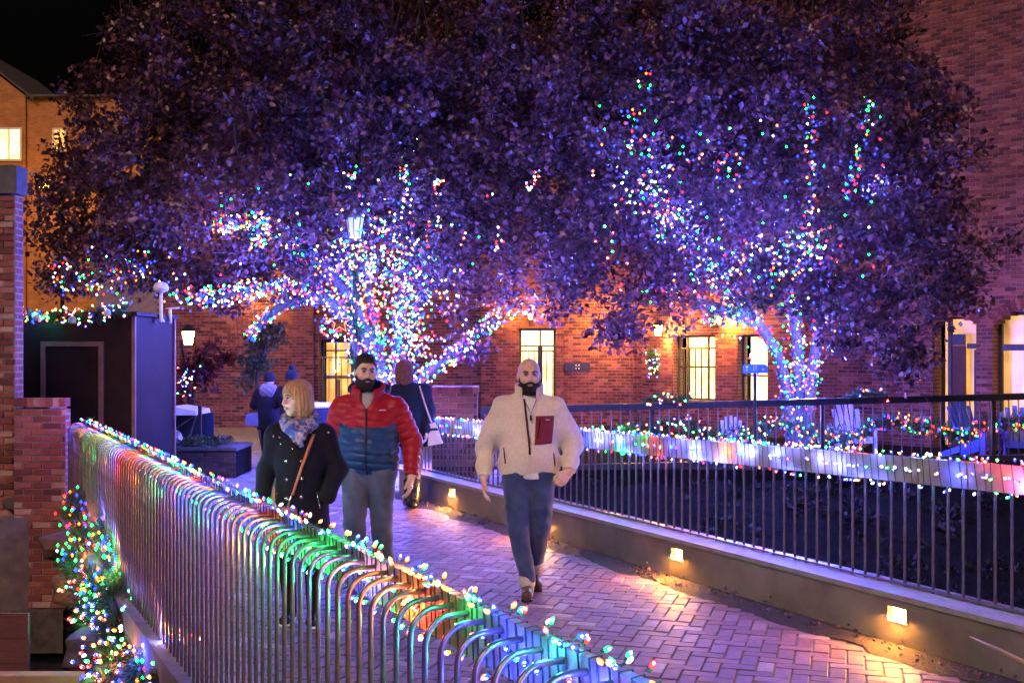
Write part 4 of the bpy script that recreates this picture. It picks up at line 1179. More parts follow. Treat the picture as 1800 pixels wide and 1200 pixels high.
lt1 = ('dense multicoloured string lights wound up the stems of the left tree',
       [(0, 0, .62, 250, .16), (1, 0, .6, 250, .17), (2, .1, 1, 260, .15), (3, 0, 1, 130, .10), (4, .2, 1, 230, .15), (5, .05, .95, 200, .15), (6, 0, .95, 190, .16), (0, .62, .8, 20, .2), (1, .5, .75, 28, .15),
        ([P(690, 700, 17.7), P(720, 600, 17.6), P(700, 500, 17.6)], 0, 1, 150, .28), ([P(560, 560, 16.7), P(600, 600, 16.8)], 0, 1, 26, .12), ([P(700, 690, 16.6), P(690, 600, 16.5), P(670, 480, 16.4), P(700, 440, 16.3)], 0, 1, 210, .5),
        ([P(90, 470, 16.9), P(150, 500, 16.7), P(230, 480, 16.7), P(250, 455, 16.8)], 0, 1, 60, .22), ([P(870, 440, 16), P(880, 420, 16)], 0, 1, 6, .08), ([P(930, 330, 14.6), P(945, 300, 14.6)], 0, 1, 7, .06), ([P(622, 290, 14.8), P(612, 320, 14.8)], 0, 1, 9, .10), ([P(714, 290, 14.8), P(716, 370, 14.8)], 0, 1, 14, .07), ([P(772, 305, 14.8), P(764, 345, 14.8)], 0, 1, 8, .06), ([P(630, 360, 14.9), P(760, 400, 14.9)], 0, 1, 20, .25), ([P(380, 400, 14.9), P(460, 385, 14.8), P(450, 440, 14.8)], 0, 1, 70, .10), ([P(300, 520, 14.9), P(400, 515, 14.8), P(520, 500, 15), P(590, 560, 15.2)], 0, 1, 90, .14), ([P(600, 460, 15), P(680, 440, 15), P(740, 560, 15), P(700, 640, 15.4)], 0, 1, 150, .42), ([P(780, 640, 15.4), P(870, 555, 15)], 0, 1, 40, .12)], 160, 51, W1, 46, 125.0, [(380, 880, 300, 560, 15.0, 60), (560, 820, 420, 680, 15.6, 130), (90, 330, 430, 520, 15.6, 40)])
tree('leafy_tree', 'big dark-leaved tree on the left with light-wound stems', B1, st1, el1, 1050, 105, .092, 61, lt1, shoots=420)
B2 = P(1396, 740, 18.7); B2.z = 0.0
st2 = [
    [B2, P(1375, 650, 18.5), P(1330, 565, 17.6), P(1262, 490, 16.4), P(1170, 390, 16), P(1130, 250, 15.9), P(1128, 120, 15.9)],
    [B2 + Vector((.08, .05, 0)), P(1402, 610, 18.4), P(1385, 480, 17.2), P(1420, 320, 16.3), P(1424, 170, 16.2)],
    [B2 + Vector((.16, 0, 0)), P(1440, 570, 18.2), P(1475, 430, 16.9), P(1508, 300, 16), P(1530, 170, 16)],
    [P(1330, 565, 17.6), P(1255, 540, 16.5), P(1170, 520, 16.2), P(1080, 520, 16)],
    [P(1440, 570, 18.2), P(1520, 520, 16.2), P(1600, 520, 15.6), P(1690, 470, 15.4)],
    [P(1262, 490, 16.4), P(1150, 340, 16.5), P(1050, 220, 16.8), P(960, 120, 17)],
]
el2 = [E(1110, 330, 16.3, (1.75, 2.2, 2.1)), E(1350, 270, 16.2, (2.4, 2.8, 2.5)), E(1560, 320, 15.8, (1.25, 1.9, 1.9)), E(1290, 50, 16.2, (2.9, 2.6, 1.3)), E(1090, 545, 15.8, (.95, 1.2, .52)),
       E(1520, 530, 15.4, (1.0, 1.3, .6)), E(1705, 410, 15.2, (.72, 1.0, .85)), E(1600, 640, 15.0, (.42, .5, .34)), E(1690, 520, 15.2, (.5, .6, .4)), E(960, 180, 16.6, (1.2, 2, 2.2)), E(1590, 610, 15.0, (.28, .5, .3)), E(980, 470, 16, (.9, 1.4, .85)), E(1640, 240, 15.6, (.65, 1.2, 1.2)), E(1250, 470, 15.8, (1.4, 1.5, .6)), E(1480, 600, 16.2, (.42, .5, .26)), E(1560, 590, 15.4, (.6, .7, .42)), E(1620, 560, 15.2, (.6, .7, .4)), E(1460, 500, 16, (.8, .8, .5)), E(1330, 520, 15.8, (.6, .6, .3))]
W2 = (4.6, 2.6, 1.5, 1.7, 1.5)
lt2 = ('multicoloured string lights wound up the stems of the right tree',
       [(0, 0, .45, 150, .13), (1, 0, .42, 150, .13), (2, 0, .45, 110, .13), (0, .45, .62, 45, .15), (0, .62, 1, 26, .2), (1, .42, 1, 40, .10), (2, .45, 1, 34, .12), (3, .05, .8, 40, .18), (5, .1, .6, 24, .25),
        ([P(1160, 370, 15.6), P(1165, 410, 15.6)], 0, 1, 36, .14), ([P(1320, 440, 15.8), P(1420, 450, 15.8)], 0, 1, 55, .2), ([P(1330, 560, 16.4), P(1240, 565, 16.2)], 0, 1, 40, .12), ([P(1060, 250, 15.6), P(1180, 350, 15.6), P(1300, 300, 15.6)], 0, 1, 28, .3),
        ([P(1335, 690, 18), P(1325, 600, 18)], 0, 1, 34, .12), ([P(1400, 700, 18.2), P(1410, 620, 18.2)], 0, 1, 90, .34), ([P(1130, 120, 13.6), P(1120, 260, 13.4), P(1165, 360, 13.3), P(1165, 440, 13.4)], 0, 1, 34, .14), ([P(1425, 170, 13.2), P(1422, 300, 13.1), P(1418, 470, 13.3)], 0, 1, 30, .08), ([P(1530, 170, 13.3), P(1505, 290, 13.2), P(1495, 345, 13.2)], 0, 1, 24, .09), ([P(1060, 230, 13.6), P(1250, 270, 13.3), P(1310, 330, 13.2)], 0, 1, 30, .22), ([P(1080, 330, 13.5), P(1180, 380, 13.2), P(1240, 480, 13.3)], 0, 1, 34, .2), ([P(1230, 480, 13.4), P(1340, 460, 13.3), P(1420, 460, 13.4)], 0, 1, 36, .2), ([P(1400, 440, 13.2), P(1470, 420, 13.2)], 0, 1, 14, .2)], 160, 52, W2, 46, 105.0, [(1040, 1560, 180, 520, 13.5, 120), (1240, 1480, 420, 600, 14.6, 90)])
tree('leafy_tree', 'big dark-leaved tree on the right with string lights up its leaning stems', B2, st2, el2, 1050, 105, .086, 62, lt2, shoots=240)
# red-leaved shrub by the lantern, and an olive-leaved spray
BR = Vector((P(345, 700, 20).x, 20, 0))
tree('red_shrub', 'red-leaved small tree in front of the bright wall lantern', BR, [[BR, P(340, 720, 20), P(345, 640, 20), P(370, 600, 20)], [BR, P(330, 680, 20), P(318, 600, 20)]],
     [E(345, 655, 20, (.42, .5, .34)), E(390, 618, 20, (.32, .4, .18)), E(320, 690, 19.8, (.22, .3, .3))], 24, 60, .10, 63, None, mat='leaf_red', spread=.24, stem_r=.04)
BO = Vector((P(455, 700, 19).x, 19.4, 0))
tree('olive_shrub', 'olive-green leafy small tree against the left brick wall', BO, [[BO, P(455, 740, 19.4), P(452, 660, 19.4), P(470, 600, 19.4)]],
     [E(462, 615, 19.4, (.36, .4, .5)), E(440, 650, 19.4, (.2, .3, .25))], 20, 60, .085, 64, None, mat='leaf_green', spread=.22, stem_r=.035)
lr = thing('string_lights', 'small cluster of string lights on the red-leaved shrub', 'string lights', BR)
bulbs(lr, [tuple(P(328 + random.gauss(0, 9), 668 + random.gauss(0, 13), 19.4)) for _ in range(24)], None, BULB_FAR, r=.016, L=.036, n_parts=24, w=(4, 2, 2, 2, 1), seed=71)

# ------------------------------------------------------------------ lamp post with garland
LP = P(624, 700, 16.3); LP.z = 0
lp = thing('lamp_post', 'tall black lamp post with a white lantern, wrapped in garland', 'street lamp', LP)
zt_ = P(624, 425, 16.3).z
m1 = MB(); m1.lathe(LP, [(.11, 0), (.11, .1), (.07, .25), (.05, .5), (.045, zt_)], 12); m1.build('post', M['black_metal'], lp, smooth=True)
lz = P(0, 418, 16.3).z; lt_ = P(0, 384, 16.3).z
M['lantern_white'] = emit('lantern_white', (.75, .8, 1.0), .25, (.7, .7, .75))
m1 = MB(); m1.lathe((LP.x, LP.y, lz), [(.09, 0), (.135, lt_ - lz)], 8); gl = m1.build('lantern', M['lantern_white'], lp)
for k in range(8):
    a = 2 * math.pi * (k + .0) / 8
    m1 = MB(); m1.bar((LP.x + .094 * math.cos(a), LP.y + .094 * math.sin(a), lz), (LP.x + .14 * math.cos(a), LP.y + .14 * math.sin(a), lt_), .012, .012); m1.build('rib', M['black_metal'], gl)
m1 = MB(); m1.lathe((LP.x, LP.y, lt_ + .002), [(.185, 0), (.185, .02), (.15, .06), (.06, .14), (.02, .17), (.02, .24)], 12); m1.build('cap', M['slate'], lp)
garland('garland', 'lit evergreen garland spiralling down the black lamp post', [Vector((LP.x + .06 * math.cos(k), LP.y + .06 * math.sin(k), zt_ - .05 - k * .105)) for k in range(20)], .13, 900, 70, 45, parts=70, br=.0155)
# orange star ornament
stt = thing('star_ornament', 'small orange glowing star outline hanging left of the lamp post', 'ornament', P(597, 580, 16.4))
M['neon'] = emit('neon_orange', (1.0, .30, .03), 2.2)
sp = []
for k in range(11):
    a = math.pi / 2 + k * math.pi / 5; r_ = .17 if k % 2 == 0 else .075; c = P(597, 566, 16.4); sp.append((c.x + r_ * math.cos(a), c.y, c.z + r_ * math.sin(a)))
m1 = MB(); m1.tube(sp, .010, 5); m1.build('tube', M['neon'], stt)
m1 = MB(); m1.tube([sp[0], (sp[0][0], sp[0][1], sp[0][2] + .3)], .003, 4); m1.build('cord', M['wire'], stt)
# blue sign on the right tree
bs = thing('blue_sign', 'blue notched sign board with white marks below the right tree stems', 'sign', P(1327, 657, 16.2))
a, b = P(1306, 656, 16.2), P(1349, 640, 16.2)
m1 = MB(); n_ = .03
m1.prism([(a.x, 16.2, a.z), (b.x, 16.2, a.z), (b.x, 16.2, b.z - n_), (b.x - n_, 16.2, b.z), (a.x + n_, 16.2, b.z), (a.x, 16.2, b.z - n_)], (0, .03, 0)); m1.build('board', M['blue_paint'], bs)
for px, py, w_ in ((1313, 645, 1.5), (1313, 650, 1.5), (1325, 643.5, .9), (1329, 643.5, .9), (1325, 647, .9), (1329, 647, .9), (1325, 650.5, .9), (1329, 650.5, .9), (1341, 649, 1.5)):
    q = P(px, py, 16.2); r_ = w_ / FPX * 16.2
    m1 = MB(); m1.abox(q.x - r_, q.x + r_, 16.192, 16.199, q.z - r_, q.z + r_); m1.build('mark', M['white_paint'], bs)
m1 = MB(); m1.tube([(P(1327, 0, 16.26).x, 16.26, 0), (P(1327, 0, 16.26).x, 16.26, a.z + .1)], .025, 8); m1.build('post', M['black_metal'], bs)

# ------------------------------------------------------------------ planter, cart, bin
pl_ = thing('brick_planter', 'low dark brick planter with leafy ground cover in the courtyard', 'planter', (P(362, 840, 16).x, 16.3, 0))
px0, px1 = P(306, 800, 15.9).x, P(414, 800, 15.9).x
M['brick_dark'] = brick_mat('brick_dark', [(0, (.03, .025, .035)), (.5, (.06, .045, .06)), (1, (.1, .07, .08))])
brick_wall(pl_, (px0, 15.9, 0), (1, 0, 0), px1 - px0, 0.01, 0.40, [], M['brick_dark'], 60, .12, .012, seed=15, mortar=M['mortar_dark'], side=M['bank'])
m1 = MB(); m1.abox(px0 - .02, px1 + .02, 15.87, 16.9, .405, .45); m1.build('coping', M['slate'], pl_)
m1 = MB(); m1.abox(px0 + .001, px1 - .001, 16.021, 16.88, .01, .40); m1.build('core', M['bank'], pl_)
V, F = leaf_cloud([(random.uniform(px0 + .05, px1 - .25), random.uniform(15.95, 16.7), .50) for _ in range(40)], .12, 30, .05, RNG, -.5)
obj('ground_cover', V, F, M['leaf_green'], pl_, kind='stuff')
ca = thing('covered_cart', 'small cart with white canvas roof and crossed struts behind the planter', 'cart', (P(335, 800, 17.3).x, 17.3, 0))
cx0, cx1 = P(303, 720, 17.3).x, P(358, 720, 17.3).x; ztop_ = P(0, 716, 17.3).z
m1 = MB(); m1.prism([(cx0 - .2, 16.9, ztop_ - .1), (cx1, 16.9, ztop_ - .10), (cx1 - .02, 16.9, ztop_ - .03), (cx0 + .12, 16.9, ztop_ + .03), (cx0 - .2, 16.9, ztop_)], (0, .8, 0)); m1.build('canvas_roof', M['white_paint'], ca)
M['navy_panel'] = plain('navy_panel', (.012, .015, .04), (.02, .025, .06), 8, .6)
m1 = MB(); m1.abox(cx0 - .2, cx1 + .06, 17.66, 17.70, .15, ztop_ - .1); m1.build('back_panel', M['navy_panel'], ca)
for x in (cx1 + .03,):
    m1 = MB(); m1.abox(x, x + .05, 16.88, 16.93, 0, ztop_ + .06); m1.build('post', M['black_metal'], ca)
m1 = MB(); m1.tube([(cx0 - .15, 16.95, .45), (cx1 - .02, 16.95, ztop_ - .1)], .012, 6); m1.build('strut', M['steel'], ca)
m1 = MB(); m1.tube([(cx1 - .16, 16.96, .40), (cx1 - .02, 16.96, ztop_ - .1)], .012, 6); m1.build('strut', M['steel'], ca)
m1 = MB(); m1.abox(cx0 - .2, cx1 + .06, 16.93, 17.65, .12, .35); m1.build('tray', M['navy_panel'], ca)
sk = rock('white_sack', (cx0 + .02, 17.2, .50), .20, M['white_paint'], None, 77, (1.2, .8, .75)); tag(sk, 'crumpled white sack lying in the small covered cart', 'sack')
for w_ in (-.1, .35):
    m1 = MB(); m1.tube([(cx0 + w_, 16.86, .13), (cx0 + w_, 16.91, .13)], .13, 14); m1.build('wheel', M['black_metal'], ca)
bn = thing('litter_bin', 'round dark blue bin with a pale lid behind the walking couple', 'bin', (P(553, 0, 16).x, 16.0, 0))
M['bin_blue'] = plain('bin_blue', (.015, .025, .09), (.025, .04, .13), 8, .5)
bz = P(0, 716, 16).z
m1 = MB(); m1.lathe(root_loc(bn), [(.27, 0), (.30, .05), (.33, bz - .05), (.34, bz)], 20); m1.build('drum', M['bin_blue'], bn, smooth=True)
m1 = MB(); m1.lathe(root_loc(bn) + Vector((0, 0, bz + .002)), [(.36, 0), (.36, .03), (.30, .06), (.1, .075)], 20); m1.build('lid', M['white_paint'], bn, smooth=True)

# ivy and grass on the dark bank
rngb = np.random.default_rng(5); cc = np.stack([rngb.uniform(.5, 12.5, 260), rngb.uniform(12.4, 16.9, 260), np.zeros(260)], 1)
cc[:, 2] = -2.15 + 1.95 * ((cc[:, 1] - 12.2) / 4.75) ** 1.2 + .05
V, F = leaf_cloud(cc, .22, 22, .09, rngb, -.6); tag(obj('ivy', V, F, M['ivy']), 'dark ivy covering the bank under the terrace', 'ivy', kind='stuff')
# leaf litter in the soil strip, and a pale stick
lc = [tuple(W(random.uniform(-5, 5.5), random.uniform(T_K - .2, T_K - .02), .03)) for _ in range(160)]
V, F = leaf_cloud(lc, .06, 5, .03, RNG, 0); tag(obj('leaf_litter', V, F, M['leaf']), 'brown leaf litter along the foot of the kerb', 'litter', kind='stuff')
sk_ = MB(); a = P(1705, 1118, 6.05); b = P(1812, 1170, 5.62); sk_.tube([a, (a + b) / 2 + Vector((0, 0, .004)), b], [.004, .012, .016], 8)
tag(sk_.build('stick', M['tan_wood'], smooth=True), 'pale wooden stick leaning against the kerb at lower right', 'stick')
m1 = rock('crumpled_wrapper', P(1475, 1086, 7.42), .06, M['glass_green'] if 'glass_green' in M else plain('wrapper', (.01, .10, .06), (.02, .16, .25), 30, .2, .6, bumps=.6), None, 88, (1.6, .8, .25))
tag(m1, 'shiny green-blue crumpled wrapper in the soil strip by the kerb', 'litter')

# ------------------------------------------------------------------ people: smooth implicit surfaces, polygonised
def smin(a, b, k):
    if k <= 0: return np.minimum(a, b)
    h = np.clip(0.5 + 0.5 * (b - a) / k, 0, 1)
    return b * (1 - h) + a * h - k * h * (1 - h)
def smax(a, b, k): return -smin(-a, -b, k)
def sd_cone(p, a, b, ra, rb):
    a = np.asarray(a, dtype=np.float32); b = np.asarray(b, dtype=np.float32)
    ba = b - a; L2 = float(ba @ ba) + 1e-12
    t = np.clip(((p - a) @ ba) / L2, 0, 1)
    q = p - a - t[:, None] * ba
    return np.sqrt((q * q).sum(1)) - (ra + (rb - ra) * t), t
def sd_ell(p, c, r):
    r = np.asarray(r, dtype=np.float32); q = (p - np.asarray(c, dtype=np.float32))
    k0 = np.sqrt(((q / r) ** 2).sum(1)); k1 = np.sqrt(((q / (r * r)) ** 2).sum(1)) + 1e-6
    return k0 * (k0 - 1) / k1
class Field:
    def __init__(s): s.ops = []
    def cone(s, a, b, ra, rb, k=.02, quilt=None): s.ops.append(('c', a, b, ra, rb, k, quilt)); return s
    def ell(s, c, r, k=.02): s.ops.append(('e', c, r, k)); return s
    def fn(s, f, k=.02): s.ops.append(('f', f, k)); return s          # union with a function
    def sub(s, f, k=.01): s.ops.append(('s', f, k)); return s         # carve away
    def cut(s, f): s.ops.append(('i', f)); return s                   # keep where f < 0
    def warp(s, f): s.ops.append(('w', f)); return s                  # displace the surface
    def __call__(s, p):
        d = np.full(len(p), 9.0, dtype=np.float32)
        for o in s.ops:
            if o[0] == 'c':
                q, t = sd_cone(p, o[1], o[2], o[3], o[4])
                if o[6]:
                    L = np.linalg.norm(np.array(o[1]) - np.array(o[2])); ph = t * L / o[6][0]
                    q = q + o[6][1] * (1 - np.abs(np.sin(np.pi * ph))) ** 2
                d = smin(d, q, o[5])
            elif o[0] == 'e': d = smin(d, sd_ell(p, o[1], o[2]), o[3])
            elif o[0] == 'f': d = smin(d, o[1](p), o[2])
            elif o[0] == 's': d = smax(d, -o[1](p), o[2])
            elif o[0] == 'i': d = np.maximum(d, o[1](p))
            elif o[0] == 'w': d = d + o[1](p)
        return d
def polygonise(field, lo, hi, h):
    """sparse sampling, then naive surface nets"""
    lo = np.array(lo, dtype=np.float32); hi = np.array(hi, dtype=np.float32); B = 6
    nb = np.ceil((hi - lo) / (h * B)).astype(int); n = nb * B + 1
    g = np.stack(np.meshgrid(*[np.arange(k + 1) for k in nb], indexing='ij'), -1).reshape(-1, 3)
    Fc = field((lo + g * (h * B)).astype(np.float32)).reshape(nb + 1)
    F = np.kron(Fc[:-1, :-1, :-1], np.ones((B, B, B), dtype=np.float32))
    F = np.pad(F, ((0, 1),) * 3, mode='edge')
    cmin = np.abs(Fc[:-1, :-1, :-1])
    for a in (0, 1):
        for b in (0, 1):
            for c in (0, 1):
                cmin = np.minimum(cmin, np.abs(Fc[a:nb[0] + a, b:nb[1] + b, c:nb[2] + c]))
    act = np.argwhere(cmin < h * B * 1.25)
    l = np.stack(np.meshgrid(*[np.arange(B + 1)] * 3, indexing='ij'), -1).reshape(-1, 3)
    idx = (act[:, None, :] * B + l[None]).reshape(-1, 3)
    flat = np.unique(np.ravel_multi_index(idx.T, n))
    ii = np.stack(np.unravel_index(flat, n), 1)
    F[ii[:, 0], ii[:, 1], ii[:, 2]] = field((lo + ii * h).astype(np.float32))
    S = F < 0
    cnt = np.zeros(np.array(F.shape) - 1, dtype=np.int8)
    cs = [(a, b, c) for a in (0, 1) for b in (0, 1) for c in (0, 1)]
    sl = lambda A, o: A[o[0]:A.shape[0] - 1 + o[0], o[1]:A.shape[1] - 1 + o[1], o[2]:A.shape[2] - 1 + o[2]]
    for o in cs: cnt += sl(S, o)
    mask = (cnt > 0) & (cnt < 8)
    cells = np.argwhere(mask); vid = np.full(mask.shape, -1, dtype=np.int64); vid[mask] = np.arange(len(cells))
    acc = np.zeros((len(cells), 3)); num = np.zeros(len(cells))
    for o in cs:
        for ax in range(3):
            if o[ax]: continue
            e = list(o); e[ax] = 1
            A_ = cells + np.array(o); B_ = cells + np.array(e)
            f0 = F[A_[:, 0], A_[:, 1], A_[:, 2]]; f1 = F[B_[:, 0], B_[:, 1], B_[:, 2]]
            m = (f0 < 0) != (f1 < 0)
            t = np.where(m, f0 / np.where(m, f0 - f1, 1), 0)
            q = np.tile(np.array(o, dtype=float), (len(cells), 1)); q[:, ax] += t
            acc += q * m[:, None]; num += m
    V = lo + (cells + acc / np.maximum(num, 1)[:, None]) * h
    Q = []
    for ax in range(3):
        u, w = (ax + 1) % 3, (ax + 2) % 3
        s0 = [slice(None)] * 3; s1 = [slice(None)] * 3; s0[ax] = slice(0, -1); s1[ax] = slice(1, None)
        ch = S[tuple(s0)] != S[tuple(s1)]
        e = np.argwhere(ch); e = e[(e[:, u] > 0) & (e[:, w] > 0) & (e[:, u] < mask.shape[u]) & (e[:, w] < mask.shape[w])]
        def cid(du, dw):
            c = e.copy(); c[:, u] -= du; c[:, w] -= dw; return vid[c[:, 0], c[:, 1], c[:, 2]]
        q = np.stack([cid(1, 1), cid(0, 1), cid(0, 0), cid(1, 0)], 1)
        fl = ~S[e[:, 0], e[:, 1], e[:, 2]]
        q[fl] = q[fl][:, ::-1]; Q.append(q)
    Q = np.concatenate(Q); Q = Q[(Q >= 0).all(1)]
    return V, Q
def R3(yaw=0, pitch=0, roll=0):
    return np.array(Matrix.Rotation(yaw, 3, 'Z') @ Matrix.Rotation(pitch, 3, 'X') @ Matrix.Rotation(roll, 3, 'Y'), dtype=np.float32)
def headspace(c, R, s=1.0):
    c = np.asarray(c, dtype=np.float32)
    return lambda p: ((p - c) @ R) / s
def head_fn(female=False):
    hd = Field()
    hd.ell((0, .012, .032), (.078, .097, .092), .02)
    hd.ell((0, -.022, -.045), (.060 if not female else .056, .070, .076), .03)
    hd.ell((0, -.062, -.100), (.030 if not female else .024, .026, .024), .03)
    hd.ell((.040, -.058, -.022), (.030, .030, .028), .02); hd.ell((-.040, -.058, -.022), (.030, .030, .028), .02)
    hd.ell((0, -.082, .034), (.052, .018, .012 if not female else .008), .015)
    hd.sub(lambda p: np.minimum(sd_ell(p, (.031, -.105, .010), (.019, .016, .011)), sd_ell(p, (-.031, -.105, .010), (.019, .016, .011))), .012)
    hd.cone((0, -.090, .018), (0, -.113, -.026), .009, .0125, .010)
    hd.ell((.012, -.098, -.031), (.009, .010, .008), .006); hd.ell((-.012, -.098, -.031), (.009, .010, .008), .006)
    hd.ell((0, -.090, -.058), (.023, .010, .0065), .006); hd.ell((0, -.088, -.068), (.020, .011, .0075), .006)
    hd.sub(lambda p: sd_ell(p, (0, -.102, -.0632), (.021, .010, .0016)), .003)
    hd.ell((.079, .018, -.006), (.010, .021, .031), .006); hd.ell((-.079, .018, -.006), (.010, .021, .031), .006)
    hd.cone((0, .020, -.06), (0, .032, -.20), .054 if not female else .045, .060 if not female else .048, .03)
    return hd
HEAD_M, HEAD_F = head_fn(), head_fn(True)
def finger(F, base, d, n, L, r, curl):
    """three bones bending towards n"""
    d = np.array(d, float); n = np.array(n, float); p = np.array(base, float); a = curl * .5
    for f in (.45, .32, .23):
        v = d * math.cos(a) + n * math.sin(a); q = p + v * L * f
        F.cone(p, q, r, r * .9, .004); p = q; a += curl
def hand(F, wrist, d, n, side, curl=.5, s=1.0):
    """wrist point, direction of the fingers, palm normal, direction towards the thumb"""
    d = np.array(d, float); d /= np.linalg.norm(d); n = np.array(n, float); n -= d * (n @ d); n /= np.linalg.norm(n)
    t = np.array(side, float); t -= d * (t @ d) + n * (t @ n); t /= np.linalg.norm(t); w = np.array(wrist, float)
    F.cone(w - d * .05, w + d * .01, .027 * s, .026 * s, .02)
    for k, o in enumerate((.030, .010, -.010, -.028)):
        kn = w + d * (.088 - .004 * abs(k - 1)) * s + t * o * s
        F.cone(w + t * o * .6 * s, kn, .016 * s, .0135 * s, .008)
        finger(F, kn, d, n, (.082, .090, .084, .066)[k] * s, .0092 * s, curl)
    F.cone(w + t * .02 * s + d * .02 * s, w + t * .047 * s + d * .055 * s + n * .012, .015 * s, .012 * s, .01)
    F.cone(w + t * .047 * s + d * .055 * s + n * .012, w + t * .045 * s + d * .095 * s + n * (.02 + .02 * curl), .0115 * s, .009 * s, .004)

def trace_front(f, X, Z, y0=-.6, sign=1):
    """y of the surface seen from the front (or from the back with sign=-1)"""
    y = np.full(len(X), y0 * sign, dtype=np.float32)
    for _ in range(60):
        d = f(np.stack([X, y, Z], 1).astype(np.float32)); y = y + sign * np.clip(d, -.05, .05) * .8
    return y
def patch(person, name, mat, f, corners, off=.004, nu=10, nv=14, dep=.012, sign=1, wav=0):
    """a flat piece laid on a garment: corners (x,z) clockwise from top left"""
    c = np.array(corners, dtype=float)
    u, v = np.meshgrid(np.linspace(0, 1, nu), np.linspace(0, 1, nv)); u = u.ravel(); v = v.ravel()
    xz = (c[0] * ((1 - u) * (1 - v))[:, None] + c[1] * (u * (1 - v))[:, None] + c[2] * (u * v)[:, None] + c[3] * ((1 - u) * v)[:, None])
    y = trace_front(f, xz[:, 0], xz[:, 1], sign=sign)
    A = np.stack([xz[:, 0], y - sign * off, xz[:, 1]], 1); Bk = A + np.array([0, sign * dep, 0])
    n = nu * nv; V = np.concatenate([A, Bk]); Fs = []
    for j in range(nv - 1):
        for i in range(nu - 1):
            a = j * nu + i; q = (a, a + nu, a + nu + 1, a + 1)
            Fs.append(q if sign > 0 else q[::-1]); Fs.append(tuple(n + k for k in (q[::-1] if sign > 0 else q)))
    rim = [i for i in range(nu)] + [j * nu + nu - 1 for j in range(1, nv)] + [(nv - 1) * nu + i for i in range(nu - 2, -1, -1)] + [j * nu for j in range(nv - 2, 0, -1)]
    for a, b in zip(rim, rim[1:] + rim[:1]): Fs.append((a, b, n + b, n + a) if sign > 0 else (b, a, n + a, n + b))
    return person.mesh(name, V, Fs, mat)
class Person:
    def __init__(s, label, loc):
        s.o = thing('person', label, 'person', loc); s.loc = np.array(tuple(loc)); s.body = None
    def mesh(s, name, V, F, mat, parent=None, smooth=True, midx=None):
        return obj(name, np.asarray(V) + s.loc, F, mat, parent or s.o, smooth=smooth, midx=midx)
    def grow(s, name, field, lo, hi, h, mat, parent=None, midx=None):
        V, Q = polygonise(field, lo, hi, h)
        mi = midx(V[Q].mean(1)) if midx else None
        return s.mesh(name, V, Q, mat, parent, midx=mi)
    def dot(s, name, c, r, mat, parent=None):
        m = MB(); m.ball(Vector(s.loc) + Vector(c), r, 10, 7); return m.build(name, mat, parent or s.o, smooth=True)

def cloth(name, c1, c2, scale=60, rough=.9, bs=.4, bd=.004, stretch=None, sheen=.2):
    m = plain(name, c1, c2, scale, rough, 0, bs, scale * 2, bd, .25, stretch); 
    m.node_tree.nodes["Principled BSDF"].inputs["Sheen Weight"].default_value = sheen
    return m
M['skin'] = plain('skin', (.64, .37, .28), (.74, .46, .36), 30, .5, bumps=.12, bscale=220, bdist=.001)
M['skin2'] = plain('skin_fair', (.66, .42, .35), (.76, .52, .44), 30, .5, bumps=.1, bscale=220, bdist=.001)
M['lip'] = plain('lip', (.40, .17, .14), (.46, .22, .18), 30, .4, bumps=0)
M['eye_white'] = plain('eye_white', (.75, .73, .70), (.8, .78, .75), 20, .2, bumps=0)
M['iris'] = plain('iris', (.03, .018, .012), (.05, .03, .02), 50, .15, bumps=0)
M['dark_hair'] = cloth('dark_hair', (.012, .008, .007), (.035, .022, .018), 80, .55, .8, .006, None, 0)
M['beard'] = cloth('beard', (.008, .004, .003), (.028, .015, .010), 120, .7, .9, .005, None, 0)
M['blond'] = cloth('blond_hair', (.24, .12, .05), (.58, .38, .20), 14, .45, .8, .010, (6, 6, .7))
M['auburn'] = cloth('auburn_hair', (.07, .018, .012), (.20, .06, .035), 14, .45, .8, .010, (6, 6, .7))
M['fleece'] = cloth('fleece', (.70, .58, .45), (.82, .70, .56), 45, 1.0, 1.0, .010, None, .5)
M['maroon'] = cloth('maroon_cloth', (.16, .012, .022), (.22, .02, .032), 60, .7)
M['maroon_dark'] = cloth('maroon_lining', (.07, .012, .025), (.10, .02, .035), 60, .8)
M['tee'] = cloth('white_tee', (.66, .64, .64), (.75, .73, .73), 40, .9)
M['jeans'] = cloth('jeans', (.020, .035, .10), (.055, .085, .20), 7, .85, .5, .004)
M['jeans2'] = cloth('faded_jeans', (.05, .07, .13), (.15, .17, .23), 6, .85, .5, .004)
M['cuff'] = cloth('jeans_cuff', (.40, .34, .36), (.5, .44, .45), 40, .9)
M['boot'] = plain('brown_boot', (.05, .022, .012), (.09, .04, .02), 20, .3, bumps=.2)
M['black_boot'] = plain('black_boot', (.008, .008, .010), (.02, .02, .022), 20, .25, bumps=.2)
M['sole'] = plain('sole', (.35, .3, .26), (.45, .4, .35), 30, .7)
M['red_nylon'] = cloth('red_nylon', (.30, .010, .022), (.42, .018, .032), 5, .38, .25, .006, None, 0)
M['blue_nylon'] = cloth('blue_nylon', (.014, .048, .14), (.022, .070, .19), 5, .36, .25, .006, None, 0)
M['navy_nylon'] = cloth('navy_lining', (.008, .010, .03), (.015, .018, .05), 8, .5, .2, .004, None, 0)
M['grey_shirt'] = cloth('grey_shirt', (.32, .32, .36), (.4, .4, .44), 40, .9)
M['black_wool'] = cloth('black_wool', (.004, .004, .009), (.009, .009, .020), 70, .95, .6, .004, None, .02)
M['navy_wool'] = cloth('navy_wool', (.005, .009, .022), (.010, .015, .035), 60, .95, .5, .004, None, .02)
M['olive'] = cloth('olive_trousers', (.09, .07, .035), (.14, .11, .055), 20, .8)
